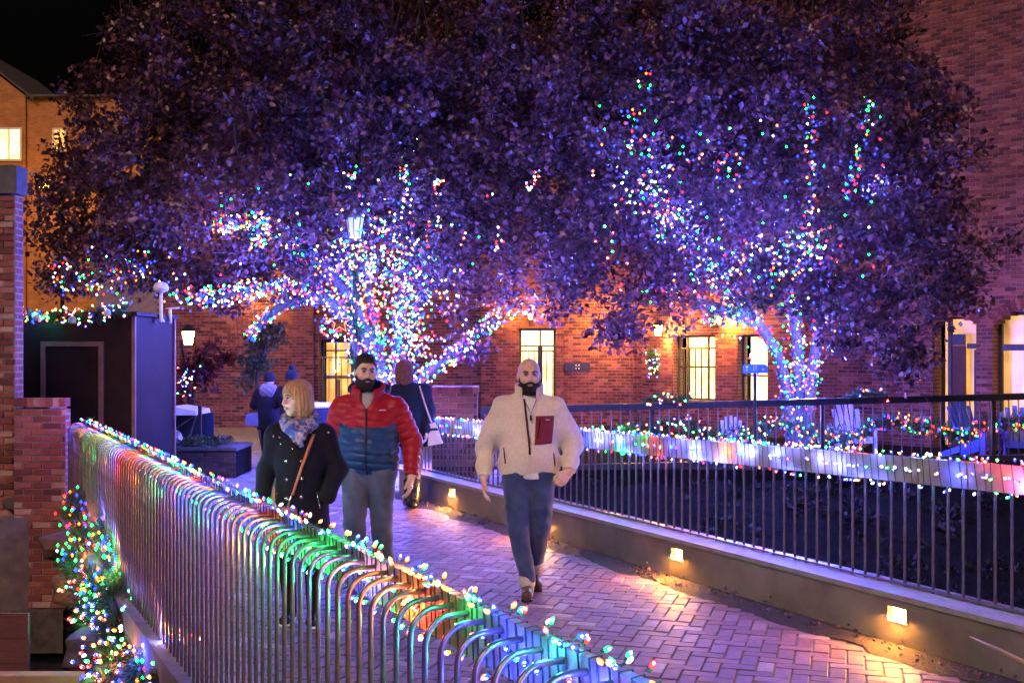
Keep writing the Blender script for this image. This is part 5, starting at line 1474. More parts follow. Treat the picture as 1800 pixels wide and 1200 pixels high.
M['black_cloth'] = cloth('black_trousers', (.006, .006, .009), (.014, .014, .018), 30, .9, .4, .004, None, 0)
M['grey_fur'] = cloth('grey_hood', (.13, .12, .16), (.22, .20, .26), 50, 1.0, .9, .01)
M['strap'] = plain('tan_strap', (.34, .10, .05), (.42, .14, .07), 20, .5)
M['bag_red'] = plain('red_brown_bag', (.28, .06, .05), (.36, .09, .07), 14, .4)
M['bag_pale'] = plain('pale_bag', (.42, .33, .24), (.52, .42, .32), 10, .35)
M['button'] = plain('metal_button', (.55, .55, .58), (.7, .7, .72), 20, .2, .8, bumps=0)
ms, nts, bs_ = new_mat('scarf')
sc_n = noise(nts, 9, 6, rough=.7)
nts.links.new(ramp(nts, sc_n, [(0.25, (.02, .04, .2)), (.40, (.05, .12, .45)), (.48, (.42, .40, .58)), (.54, (.10, .03, .06)), (.62, (.04, .13, .42)), (.75, (.3, .3, .5))]), bs_.inputs["Base Color"]); bs_.inputs["Roughness"].default_value = .9
bump(nts, bs_, noise(nts, 60, 4), .5, .006)
M['scarf'] = ms

def earfn(q): return np.minimum(sd_ell(q, (.088, .016, -.006), (.021, .030, .042)), sd_ell(q, (-.088, .016, -.006), (.021, .030, .042)))
def face(pn, F, hc, R, s=1.0, skin_parent=None, beard=None, hair=None, female=False, brows=True):
    """eyes, brows, lips, beard and hair set on the head"""
    HF = HEAD_F if female else HEAD_M
    hs = headspace(hc, R, s); hc = np.array(hc)
    tow = lambda q: hc + (R @ (np.array(q, dtype=np.float32) * s))
    for sx in (-1, 1):
        e = pn.dot('eye', tow((sx * .031, -.0820, .010)), (.0115 * s,) * 3, M['eye_white'], pn.body)
        pn.dot('iris', tow((sx * .031, -.0885, .0095)), (.0068 * s,) * 3, M['iris'], e)
        if brows:
            m = MB(); pts = [Vector(pn.loc) + Vector(tow((sx * x, y, z))) for x, y, z in ((.014, -.099, .030), (.030, -.100, .036), (.050, -.086, .031))]
            m.tube(pts, [.0045 * s, .0055 * s, .003 * s], 6); m.build('eyebrow', M['dark_hair'] if not female else M['auburn'], pn.body, smooth=True)
        # upper lid line
        m = MB(); m.tube([Vector(pn.loc) + Vector(tow((sx * x, y, z))) for x, y, z in ((.019, -.094, .013), (.031, -.0975, .0185), (.044, -.090, .013))], .0022 * s, 5); m.build('eyelid', M['dark_hair'], pn.body, smooth=True)
    lipf = Field().fn(lambda p: np.maximum(HF(hs(p)) * s - .0016, sd_ell(hs(p), (0, -.100, -.0635), (.022, .02, .0105)) * s), 0)
    lo, hi = tow((0, -.09, -.063)) - .045, tow((0, -.09, -.063)) + .045
    pn.grow('lips', lipf, lo, hi, .003, M['lip'], pn.body)
    if beard:
        def reg(p):
            q = hs(p); x, y, z = q[:, 0], q[:, 1], q[:, 2]
            top = -.042 - .010 * np.clip((np.abs(x) - .015) / .03, 0, 1) + .50 * np.clip(y + .075, 0, .2)
            a = np.maximum(z - top, y - .022); a = np.maximum(a, -.150 - z)
            a = np.maximum(a, -sd_ell(q, (0, -.11, -.0635), (.024, .04, .0098)))
            a = np.maximum(a, -earfn(q))
            return a
        bfld = Field().fn(lambda p: smax(HF(hs(p)) * s - beard, reg(p) * s, .004), 0)
        bfld.warp(lambda p: .0015 * np.sin(p[:, 0] * 420) * np.sin(p[:, 2] * 310 + p[:, 1] * 200))
        pn.grow('beard', bfld, hc - .17, hc + .17, .0042, M['beard'], pn.body)
    if hair == 'short':
        def reg(p):
            q = hs(p); zmin = np.clip(.078 - .25 * np.abs(q[:, 0]) - 1.05 * (q[:, 1] + .055), -.08, .076); return np.maximum(zmin - q[:, 2], -earfn(q))
        hf = Field().fn(lambda p: smax(HF(hs(p)) * s - .005 - .018 * np.clip((hs(p)[:, 2] - .04) / .07, 0, 1), reg(p) * s, .006), 0)
        hf.warp(lambda p: .0025 * np.sin(p[:, 0] * 210 + 40 * p[:, 2]) * np.sin(p[:, 1] * 190))
        pn.grow('hair', hf, hc - .19, hc + .19, .0048, M['dark_hair'], pn.body)
def bob(pn, hc, R, mat, s=1.0, length=.10, back=False):
    hs = headspace(hc, R, s)
    f = Field()
    f.fn(lambda p: sd_ell(hs(p), (0, .018, .034), (.094, .112, .098)) * s, .02)
    for sx in (-1, 1): f.fn(lambda p, sx=sx: sd_ell(hs(p), (sx * .070, .005, -.05), (.036, .072, length)) * s, .03)
    f.fn(lambda p: sd_ell(hs(p), (0, .070, -.05), (.085, .048, length + .012)) * s, .03)
    f.sub(lambda p: sd_ell(hs(p), (.010, -.125, -.045), (.064, .080, .098)) * s, .012)
    f.warp(lambda p: .0035 * np.sin(np.arctan2(hs(p)[:, 0], hs(p)[:, 1] - .02) * 26 + 18 * hs(p)[:, 2]))
    hc = np.array(hc); pn.grow('hair', f, hc - .24, hc + .24, .006, mat, pn.body)
def shoe(F, ankle, toe, s=1.0, k=.015):
    a = np.array(ankle, float); t = np.array(toe, float); heel = a + (a - t) * .25; heel[2] = t[2]
    F.cone(a + np.array([0, 0, .02]), np.array([a[0], a[1], t[2] + .03]), .048 * s, .045 * s, k)
    F.cone(np.array([heel[0], heel[1], t[2]]), t, .040 * s, .038 * s, k); F.cone(a - np.array([0, 0, .02]), t, .042 * s, .034 * s, .03)

def folds(p):
    x, y, z = p[:, 0], p[:, 1], p[:, 2]
    a = np.sin(z * 31 + x * 40 + 2.1 * np.sin(z * 11 + y * 9)) * np.sin(z * 17 - x * 33 + y * 21)
    b = np.sin(z * 71 + x * 55 + 1.7 * np.sin(x * 30)) * np.clip((.32 - z) / .2, 0, 1)
    c = np.sin(z * 64 - x * 60) * np.clip(1 - np.abs(z - .52) / .1, 0, 1)
    return .0045 * a + .004 * b + .003 * c
def cutz(z, above=True): 
    return (lambda p: z - p[:, 2]) if above else (lambda p: p[:, 2] - z)

# ---- man in the pale fleece jacket
def fleece_man():
    pn = Person('man in cream fleece jacket with dark red chest pocket, walking toward the camera', tuple(P(930, 1048, 8.28).xy) + (0.004,))
    hc = (.0, -.03, 1.672); R = R3(.06, .02, 0); hs = headspace(hc, R, 1.06)
    hipL, kneeL, ankL, toeL = (-.095, .0, .90), (-.085, -.06, .50), (-.012, -.10, .085), (-.02, -.24, .042)
    hipR, kneeR, ankR, toeR = (.095, .0, .90), (.085, .04, .50), (.050, .24, .12), (.065, .11, .042)
    shL, elL, wrL = (-.200, .0, 1.415), (-.330, .05, 1.14), (-.345, -.06, .895)
    shR, elR, wrR = (.200, .0, 1.415), (.340, .06, 1.15), (.300, -.10, .945)
    B = Field(); B.fn(lambda p: HEAD_M(hs(p)) * 1.06, .02)
    B.cone((0, .01, 1.40), (0, .01, 1.0), .10, .11, .05).cone(shL, shR, .05, .05, .05)
    for sh, el, wr in ((shL, elL, wrL), (shR, elR, wrR)): B.cone(sh, el, .05, .042, .03); B.cone(el, wr, .042, .030, .02)
    hand(B, wrL, (.0, -.18, -1), (1, 0, 0), (0, -1, 0), .42, 1.05)
    hand(B, wrR, (-.45, -.35, -.45), (-.6, .5, -.5), (-.2, -.8, .5), 1.15, 1.05)
    for hp, kn, an, to in ((hipL, kneeL, ankL, toeL), (hipR, kneeR, ankR, toeR)): B.cone(hp, kn, .075, .05, .03); B.cone(kn, an, .048, .034, .02); B.cone(an, to, .024, .018, .02)
    pn.body = pn.grow('body', B, (-.55, -.45, 0), (.55, .45, 1.85), 0.0062, M['skin'])
    face(pn, B, hc, R, s=1.06, beard=.008)
    J = Field()
    J.ell((0, .01, 1.27), (.235, .160, .27), .05).ell((0, -.005, 1.06), (.232, .168, .20), .06).cone((-.05, .02, 1.475), (-.19, .01, 1.415), .078, .085, .04).cone((.05, .02, 1.475), (.19, .01, 1.415), .078, .085, .04)
    J.cone((-.13, 0, .97), (.13, 0, .97), .100, .100, .05)
    for sh, el, wr in ((shL, elL, wrL), (shR, elR, wrR)):
        J.cone(sh, el, .092, .080, .05); J.cone(el, wr, .080, .054, .03)
    J.warp(lambda p: .006 * np.sin(p[:, 2] * 34 + 9 * np.abs(p[:, 0]) + 3 * np.sin(p[:, 1] * 14)) * np.clip((np.abs(p[:, 0]) - .12) / .12, 0, 1) + .003 * np.sin(p[:, 2] * 21 + p[:, 0] * 9))
    core = Field(); core.ops = list(J.ops)
    # hem, cuffs and the open collar
    J.cut(cutz(.912))
    vopen = lambda p: np.maximum(np.maximum(np.abs(p[:, 0] - .012 - .05 * np.clip(p[:, 2] - 1.12, 0, 1) * -.2) - np.clip((p[:, 2] - 1.14) * .165, 0, .055), p[:, 1] + .02), 1.14 - p[:, 2])
    J.sub(vopen, .004)
    cuts = []
    for el, wr in ((elL, wrL), (elR, wrR)):
        d = np.array(wr) - np.array(el); d = d / np.linalg.norm(d); w = np.array(wr) - d * .012
        J.cut(lambda p, d=d, w=w: np.where(p[:, 0] * np.sign(w[0]) > .235, (p - w.astype(np.float32)) @ d.astype(np.float32), -1.0))
    # standing collar
    col_ = Field().fn(lambda p: np.maximum(np.maximum(np.abs(np.sqrt((p[:, 0] / .098) ** 2 + ((p[:, 1] - .005) / .098) ** 2) - 1) * .098 - .011, np.abs(p[:, 2] - 1.555 - .25 * (p[:, 1])) - .050), .0 - (np.abs(p[:, 0]) - .052) * np.where(p[:, 1] < 0, 1, 0) - np.where(p[:, 1] < 0, 0, 9)), 0)
    J.fn(col_, .012)
    jk = pn.grow('jacket', J, (-.6, -.35, .85), (.6, .35, 1.66), .0082, M['fleece'])
    lin = Field().fn(lambda p: np.maximum(np.maximum(np.abs(np.sqrt((p[:, 0] / .085) ** 2 + ((p[:, 1] - .005) / .085) ** 2) - 1) * .085 - .004, np.abs(p[:, 2] - 1.553 - .25 * p[:, 1]) - .046), -np.where(p[:, 1] < 0, np.abs(p[:, 0]) - .045, 9)), 0)
    pn.grow('collar_lining', lin, (-.14, -.14, 1.44), (.14, .14, 1.65), .005, M['maroon_dark'], jk)
    tee = Field(); tee.ell((0, .012, 1.27), (.205, .150, .27), .05).cone((-.10, .01, 1.42), (.10, .01, 1.42), .075, .075, .05).cone((-.03, -.02, .98), (.03, -.02, .92), .118, .116, .05)
    tee.cone((0, .0, 1.42), (0, -.005, 1.525), .115, .068, .03)
    tee.cut(cutz(.893)).cut(cutz(1.528, False))
    pn.grow('tee_shirt', tee, (-.3, -.25, .85), (.3, .25, 1.58), .008, M['tee'])
    f = lambda p: core(p)
    patch(pn, 'chest_pocket', M['maroon'], f, [(.048, 1.372), (.190, 1.372), (.172, 1.165), (.040, 1.155)], .006, 10, 12, .014)
    patch(pn, 'pocket_zip', M['black_cloth'], f, [(.078, 1.35), (.086, 1.35), (.066, 1.20), (.058, 1.20)], .009, 3, 10, .006)
    patch(pn, 'brand_tag', M['blue_nylon'], f, [(.118, 1.352), (.160, 1.350), (.158, 1.334), (.117, 1.336)], .0095, 5, 3, .004)
    patch(pn, 'brand_lettering', M['tee'], f, [(.122, 1.347), (.156, 1.346), (.155, 1.340), (.122, 1.341)], .0115, 5, 2, .003)
    patch(pn, 'zip', M['maroon_dark'], f, [(-.046, 1.50), (-.030, 1.50), (.010, 1.13), (-.006, 1.13)], .005, 3, 22, .012)
    patch(pn, 'zip_pull', M['black_cloth'], f, [(-.006, 1.135), (.010, 1.135), (.010, 1.085), (-.006, 1.085)], .012, 3, 5, .008)
    patch(pn, 'closed_zip', M['fleece'], f, [(-.004, 1.13), (.006, 1.13), (.006, .925), (-.004, .925)], .004, 3, 12, .008)
    patch(pn, 'yoke_seam', M['fleece'], f, [(-.19, 1.375), (-.05, 1.368), (-.05, 1.360), (-.19, 1.367)], .004, 8, 2, .006)
    patch(pn, 'hand_pocket', M['black_cloth'], f, [(-.198, 1.13), (-.190, 1.13), (-.176, 1.01), (-.186, 1.01)], .003, 3, 10, .008)
    patch(pn, 'hand_pocket', M['black_cloth'], f, [(.180, 1.09), (.189, 1.09), (.200, .99), (.190, .99)], .003, 3, 10, .008)
    patch(pn, 'hem_binding', M['maroon_dark'], f, [(-.20, .926), (.20, .926), (.20, .912), (-.20, .912)], .003, 20, 3, .010)
    m = MB(); L0 = Vector(pn.loc); m.tube([L0 + Vector((-.045, -.115, 1.50)), L0 + Vector((.0, -.145, 1.42)), L0 + Vector((.010, -.152, 1.385)), L0 + Vector((.028, -.140, 1.43)), L0 + Vector((.055, -.112, 1.50))], .0028, 5); nk = m.build('necklace', M['black_cloth'], pn.o)
    m = MB(); m.abox(L0.x + .002, L0.x + .018, L0.y - .165, L0.y - .152, 1.345, 1.385); m.build('pendant', M['black_cloth'], nk)
    Jn = Field()
    Jn.cone((-.08, .0, .93), (.08, 0, .93), .125, .125, .04)
    for hp, kn, an in ((hipL, kneeL, ankL), (hipR, kneeR, ankR)):
        an2 = (an[0], an[1], an[2] + .045); Jn.cone(hp, kn, .112, .080, .03); Jn.cone(kn, an2, .080, .060, .02)
    Jn.warp(folds)
    Jn.cut(cutz(.99, False))
    pn.grow('jeans', Jn, (-.35, -.35, .05), (.35, .45, 1.02), .0085, M['jeans'])
    for an, hp in ((ankL, kneeL), (ankR, kneeR)):
        d = np.array(hp) - np.array(an); d /= np.linalg.norm(d); a = np.array(an) + d * .028
        C = Field().cone(a, a + d * .035, .064, .066, .0); pn.grow('jeans_cuff', C, a - .14, a + .16, .0075, M['cuff'])
    for an, to in ((ankL, toeL), (ankR, toeR)):
        S = Field(); shoe(S, an, to, 1.0); S.cut(cutz(.012)); b = pn.grow('boot', S, np.minimum(an, to) - .12, np.maximum(an, to) + .12, .0065, M['boot'])
        S2 = Field(); h2 = np.array(an, float) + (np.array(an) - np.array(to)) * .25; S2.cone((h2[0], h2[1], .012), (to[0], to[1], .012), .044, .042, .01); S2.cut(lambda p: np.abs(p[:, 2] - .0125) - .0125)
        pn.grow('sole', S2, np.minimum(an, to) - .14, np.maximum(an, to) + .14, .006, M['black_boot'], b)
fleece_man()

# ---- man in the red and blue padded jacket
def puffer_man():
    d_ = 8.6; k = d_ / FPX
    pn = Person('bearded man in red and blue padded jacket walking beside the woman with the scarf', tuple(P(648, 1000, d_).xy) + (0.004,))
    hc = (-.02, -.03, 1.69); R = R3(.32, .02, .03); hs = headspace(hc, R, 1.06)
    hipL, kneeL, ankL, toeL = (-.10, 0, .90), (-.10, -.10, .50), (-.07, -.02, .09), (-.08, -.17, .042)
    hipR, kneeR, ankR, toeR = (.10, 0, .90), (.10, .02, .50), (.10, .24, .12), (.12, .10, .042)
    shL, elL, wrL = (-.215, .0, 1.415), (-.300, .05, 1.14), (-.30, -.02, .90)
    shR, elR, wrR = (.215, .0, 1.415), (.345, .05, 1.14), (.345, -.05, .875)
    B = Field(); B.fn(lambda p: HEAD_M(hs(p)) * 1.06, .02)
    B.cone((0, .01, 1.40), (0, .01, 1.0), .10, .11, .05).cone(shL, shR, .05, .05, .05)
    for sh, el, wr in ((shL, elL, wrL), (shR, elR, wrR)): B.cone(sh, el, .05, .042, .03); B.cone(el, wr, .042, .030, .02)
    hand(B, wrL, (.0, -.1, -1), (1, 0, 0), (0, -1, 0), .5, 1.05); hand(B, wrR, (-.1, -.15, -1), (-1, .2, 0), (-.35, -1, 0), .38, 1.1)
    for hp, kn, an, to in ((hipL, kneeL, ankL, toeL), (hipR, kneeR, ankR, toeR)): B.cone(hp, kn, .075, .05, .03); B.cone(kn, an, .048, .034, .02); B.cone(an, to, .024, .018, .02)
    pn.body = pn.grow('body', B, (-.55, -.45, 0), (.55, .45, 1.88), 0.0062, M['skin'])
    face(pn, B, hc, R, s=1.06, beard=.009, hair='short')
    q = np.array(hc) + R @ np.array([0, -.0975, -.0625], dtype=np.float32); pn.dot('teeth', q, (.019, .006, .0045), M['tee'], pn.body)
    T = Field()
    T.ell((0, .01, 1.28), (.245, .165, .27), .05).ell((0, -.012, 1.07), (.250, .190, .22), .06).cone((-.05, .02, 1.475), (-.20, .01, 1.415), .08, .088, .04).cone((.05, .02, 1.475), (.20, .01, 1.415), .08, .088, .04).cone((-.13, 0, .94), (.13, 0, .94), .112, .112, .05)
    T.warp(lambda p: .013 * (1 - np.abs(np.sin(np.pi * (p[:, 2] + .015 * np.sin(p[:, 0] * 9)) / .066))) ** 2.2 + .0025 * np.sin(p[:, 0] * 90 + p[:, 2] * 35) * np.sin(p[:, 2] * 80))
    SL = Field()
    for sh, el, wr in ((shL, elL, wrL), (shR, elR, wrR)):
        SL.cone(sh, el, .096, .084, .01, (.066, .012)); SL.cone(el, wr, .084, .056, .02, (.062, .011))
    J = Field().fn(lambda p: T(p), 0).fn(lambda p: SL(p), .03)
    J.cut(cutz(.872))
    for el, wr in ((elL, wrL), (elR, wrR)):
        d = np.array(wr) - np.array(el); d = d / np.linalg.norm(d); w = np.array(wr) - d * .006
        J.cut(lambda p, d=d, w=w: np.where(p[:, 0] * np.sign(w[0]) > .262, (p - w.astype(np.float32)) @ d.astype(np.float32), -1.0))
    # V opening at the throat
    J.sub(lambda p: np.maximum(np.maximum(np.abs(p[:, 0] - .0) - np.clip((p[:, 2] - 1.40) * .55, 0, .075), p[:, 1] + .02), 1.40 - p[:, 2]), .006)
    flap = Field().fn(lambda p: np.maximum(np.maximum(np.abs(np.sqrt((p[:, 0] / .118) ** 2 + ((p[:, 1] - .0) / .112) ** 2) - 1) * .112 - .016, np.abs(p[:, 2] - 1.535 - .35 * p[:, 1]) - .055), -np.where(p[:, 1] < 0, np.abs(p[:, 0]) - .050, 9)), 0)
    J.fn(flap, .02)
    def mi(c):
        c = c.astype(np.float32); body = T(c) < SL(c) + .002
        zz = 1.262 + .05 * np.clip((np.abs(c[:, 0]) - .14) / .1, 0, 1)
        return np.where(body & (c[:, 2] < zz), 1, 0)
    jk = pn.grow('jacket', J, (-.6, -.4, .82), (.6, .4, 1.68), .0080, [M['red_nylon'], M['blue_nylon']], midx=mi)
    hood = Field().ell((0, .095, 1.55), (.165, .075, .085), .03).cone((-.13, .05, 1.56), (-.09, -.02, 1.53), .045, .03, .03).cone((.13, .05, 1.56), (.10, -.02, 1.53), .045, .03, .03)
    hood.warp(lambda p: .005 * np.sin(p[:, 0] * 40) * np.sin(p[:, 2] * 50))
    pn.grow('hood', hood, (-.25, -.12, 1.42), (.25, .22, 1.68), .008, M['navy_nylon'], jk)
    sh_ = Field().ell((0, .012, 1.33), (.2, .140, .2), .05).cone((0, .0, 1.42), (-.005, -.005, 1.54), .115, .068, .03); sh_.cut(cutz(1.2)).cut(cutz(1.545, False))
    pn.grow('shirt', sh_, (-.25, -.2, 1.18), (.25, .2, 1.58), .008, M['grey_shirt'])
    f = lambda p: T(p)
    patch(pn, 'zip', M['navy_nylon'], f, [(-.008, 1.41), (.008, 1.41), (.012, .89), (-.002, .89)], .004, 3, 40, .012)
    patch(pn, 'hand_pocket', M['navy_nylon'], f, [(.178, 1.10), (.186, 1.10), (.200, .98), (.192, .98)], .003, 3, 10, .008)
    for kx in range(7): patch(pn, 'chest_letter', M['tee'], f, [(.100 + kx * .0072, 1.402), (.1050 + kx * .0072, 1.402), (.1050 + kx * .0072, 1.393 + .0015 * (kx % 2)), (.100 + kx * .0072, 1.393)], .004, 2, 2, .004)
    Jn = Field(); Jn.cone((-.09, .0, .92), (.09, 0, .92), .135, .135, .04)
    for hp, kn, an in ((hipL, kneeL, ankL), (hipR, kneeR, ankR)): Jn.cone(hp, kn, .118, .088, .03); Jn.cone(kn, (an[0], an[1], an[2] + .0), .088, .078, .02)
    Jn.warp(folds); Jn.cut(cutz(.98, False))
    pn.grow('jeans', Jn, (-.35, -.4, 0), (.35, .45, 1.02), .009, M['jeans2'])
    for an, to in ((ankL, toeL), (ankR, toeR)):
        S = Field(); shoe(S, an, to, 1.0); S.cut(cutz(.0)); b = pn.grow('shoe', S, np.minimum(an, to) - .12, np.maximum(an, to) + .12, .007, M['black_boot'])
    # ring on the visible hand
    pn.dot('ring', (.345, -.075, .79), (.012, .012, .006), M['button'])
puffer_man()

# ---- woman in the black coat with the blue scarf
def scarf_woman():
    d_ = 7.4
    pn = Person('blond woman in black double-breasted coat and blue patterned scarf, looking to the left', tuple(P(528, 1000, d_).xy) + (0.004,))
    hc = (-.022, -.03, 1.545); R = R3(-.78, .14, 0); hs = headspace(hc, R, .95)
    hip = .84
    shL, elL, wrL = (-.165, .0, 1.285), (-.238, .05, 1.05), (-.165, -.07, .86)
    shR, elR, wrR = (.165, .0, 1.285), (.250, .05, 1.05), (.150, -.03, .86)
    B = Field(); B.fn(lambda p: HEAD_F(hs(p)) * .95, .02)
    B.cone((0, 0, 1.28), (0, 0, .9), .11, .12, .05).cone(shL, shR, .05, .05, .04)
    for sh, el, wr in ((shL, elL, wrL), (shR, elR, wrR)): B.cone(sh, el, .042, .036, .03); B.cone(el, wr, .036, .028, .02)
    hand(B, wrL, (.2, -.2, -1), (1, 0, 0), (0, -1, 0), .5, .92); hand(B, wrR, (-.2, -.2, -1), (-1, 0, 0), (0, -1, 0), .5, .92)
    legs = (((-.085, 0, hip), (-.085, -.05, .46), (-.08, .05, .09), (-.09, -.09, .04)), ((.085, 0, hip), (.085, .0, .46), (.09, .0, .09), (.10, -.14, .04)))
    for hp, kn, an, to in legs: B.cone(hp, kn, .07, .048, .03); B.cone(kn, an, .045, .032, .02); B.cone(an, to, .022, .018, .02)
    pn.body = pn.grow('body', B, (-.45, -.4, 0), (.45, .4, 1.72), 0.0062, M['skin2'])
    face(pn, B, hc, R, s=.95, female=True)
    q = np.array(hc) + R @ (np.array([0, -.0965, -.0630], dtype=np.float32) * .95); pn.dot('teeth', q, (.015, .005, .004), M['tee'], pn.body)
    bob(pn, hc, R, M['blond'], .95, .098)
    for sx in (1,):
        q = np.array(hc) + R @ (np.array([-.086 * sx, .0, -.045], dtype=np.float32) * .95); pn.dot('earring', q, .007, M['button'])
    C = Field(); C.ell((0, .01, 1.16), (.185, .135, .22), .05).cone((-.04, .01, 1.33), (-.15, .01, 1.285), .065, .07, .04).cone((.04, .01, 1.33), (.15, .01, 1.285), .065, .07, .04).cone((0, 0, 1.05), (0, 0, .62), .155, .215, .05)
    core = Field(); 
    for sh, el, wr in ((shL, elL, wrL), (shR, elR, wrR)): C.cone(sh, el, .074, .064, .04); C.cone(el, (wr[0] * 1.4, wr[1] - .07, wr[2] + .03), .064, .056, .025)
    C.warp(lambda p: .006 * np.sin(p[:, 2] * 26 + 10 * np.abs(p[:, 0])) * np.clip((np.abs(p[:, 0]) - .12) / .1, 0, 1) + .35 * np.clip(-(p[:, 1] + .155), 0, .03) * 0)
    core.ops = list(C.ops)
    C.cut(cutz(.64))
    ct_ = pn.grow('coat', C, (-.5, -.4, .58), (.5, .4, 1.42), .008, M['black_wool'])
    f = lambda p: core(p)
    lap = [(-.125, 1.315), (-.035, 1.29), (.03, 1.12), (-.05, 1.14)]
    patch(pn, 'lapel', M['black_wool'], f, lap, .010, 8, 8, .014)
    patch(pn, 'lapel', M['black_wool'], f, [(.045, 1.29), (.130, 1.315), (.085, 1.15), (.035, 1.10)], .012, 8, 8, .014)
    patch(pn, 'front_edge', M['black_wool'], f, [(.034, 1.12), (.050, 1.12), (.060, .66), (.044, .66)], .006, 3, 16, .012)
    for bx_, by_ in ((-.070, 1.01 + .11), (.036 - .0, 1.012 + .11), (-.062, 1.0 - .0), (.040, 1.008), (.040, .885), (-.058, .875)):
        y = trace_front(f, np.array([bx_]), np.array([by_]))[0]; m = MB(); L0 = Vector(pn.loc)
        m.ball(L0 + Vector((bx_, y - .004, by_)), (.013, .007, .013), 10, 6); m.build('button', M['button'], ct_, smooth=True)
    for bx_, by_ in ((-.165, 1.285), (-.125, 1.278), (-.112, 1.235), (-.03, 1.205), (.205, 1.31)):
        y = trace_front(f, np.array([bx_]), np.array([by_]))[0]; m = MB(); m.ball(Vector(pn.loc) + Vector((bx_, y - .010, by_)), (.008, .005, .008), 8, 6); m.build('button', M['button'], ct_, smooth=True)
    for sx in (-1, 1): patch(pn, 'pocket_zip', M['button'], f, [(sx * .135 - .003, .91), (sx * .135 + .003, .91), (sx * .155 + .003, .80), (sx * .155 - .003, .80)], .004, 2, 10, .006)
    S = Field()
    for kx in range(16):
        a0 = 2 * math.pi * kx / 16; a1 = 2 * math.pi * (kx + 1) / 16
        g_ = lambda a, rr_, zz: (rr_ * 1.05 * math.cos(a) + .0, rr_ * math.sin(a) * .95 - .0, zz - .035 * max(0, -math.sin(a)) + .02 * max(0, math.sin(a)))
        S.cone(g_(a0, .092, 1.40), g_(a1, .092, 1.40), .036, .036, .012); S.cone(g_(a0, .105, 1.365), g_(a1, .105, 1.365), .030, .030, .008)
    S.cone((-.05, -.115, 1.35), (.02, -.145, 1.25), .045, .020, .02).cone((.06, -.115, 1.345), (.02, -.15, 1.24), .040, .018, .02).cone((.02, -.15, 1.26), (.028, -.15, 1.215), .03, .012, .02)
    S.warp(lambda p: .006 * np.sin(np.arctan2(p[:, 1], p[:, 0]) * 9 + p[:, 2] * 95) + .004 * np.sin(p[:, 2] * 150 + p[:, 0] * 60))
    pn.grow('scarf', S, (-.22, -.25, 1.16), (.22, .2, 1.50), .006, M['scarf'])
    # cross-body strap and bag
    patch(pn, 'bag_strap', M['strap'], f, [(.098, 1.30), (.120, 1.30), (-.008, .90), (-.026, .90)], .016, 3, 30, .010)
    L0 = Vector(pn.loc); yb = float(trace_front(f, np.array([-.05]), np.array([.80]))[0])
    bag = Field().cone((-.095, yb - .022, .80), (-.015, yb - .022, .80), .034, .034, .0).cone((-.10, yb - .022, .755), (-.01, yb - .022, .755), .036, .036, .02); bag.cut(lambda p: p[:, 2] - .826)
    bg_ = pn.grow('handbag', bag, (-.2, yb - .12, .66), (.1, yb + .08, .9), .006, M['bag_red'])
    m = MB(); m.tube([L0 + Vector((-.022, yb - .022, .895)), L0 + Vector((-.030, yb - .030, .87)), L0 + Vector((-.040, yb - .030, .826))], .006, 6); m.build('clasp', M['button'], bg_)
    Tt = Field()
    for hp, kn, an, to in legs: Tt.cone(hp, kn, .088, .062, .03); Tt.cone(kn, an, .062, .046, .02)
    pn.grow('trousers', Tt, (-.3, -.3, .02), (.3, .3, .95), .009, M['black_cloth'])
    for hp, kn, an, to in legs:
        Q = Field(); shoe(Q, an, to, .85); Q.cut(cutz(.014)); b = pn.grow('shoe', Q, np.minimum(an, to) - .1, np.maximum(an, to) + .1, .007, M['black_boot'])
        Q = Field().cone((an[0], an[1] + .03, .01), (to[0], to[1], .01), .037, .036, .01); Q.cut(lambda p: np.abs(p[:, 2] - .010) - .0095); pn.grow('sole', Q, np.minimum(an, to) - .12, np.maximum(an, to) + .12, .006, M['tee'], b)
scarf_woman()

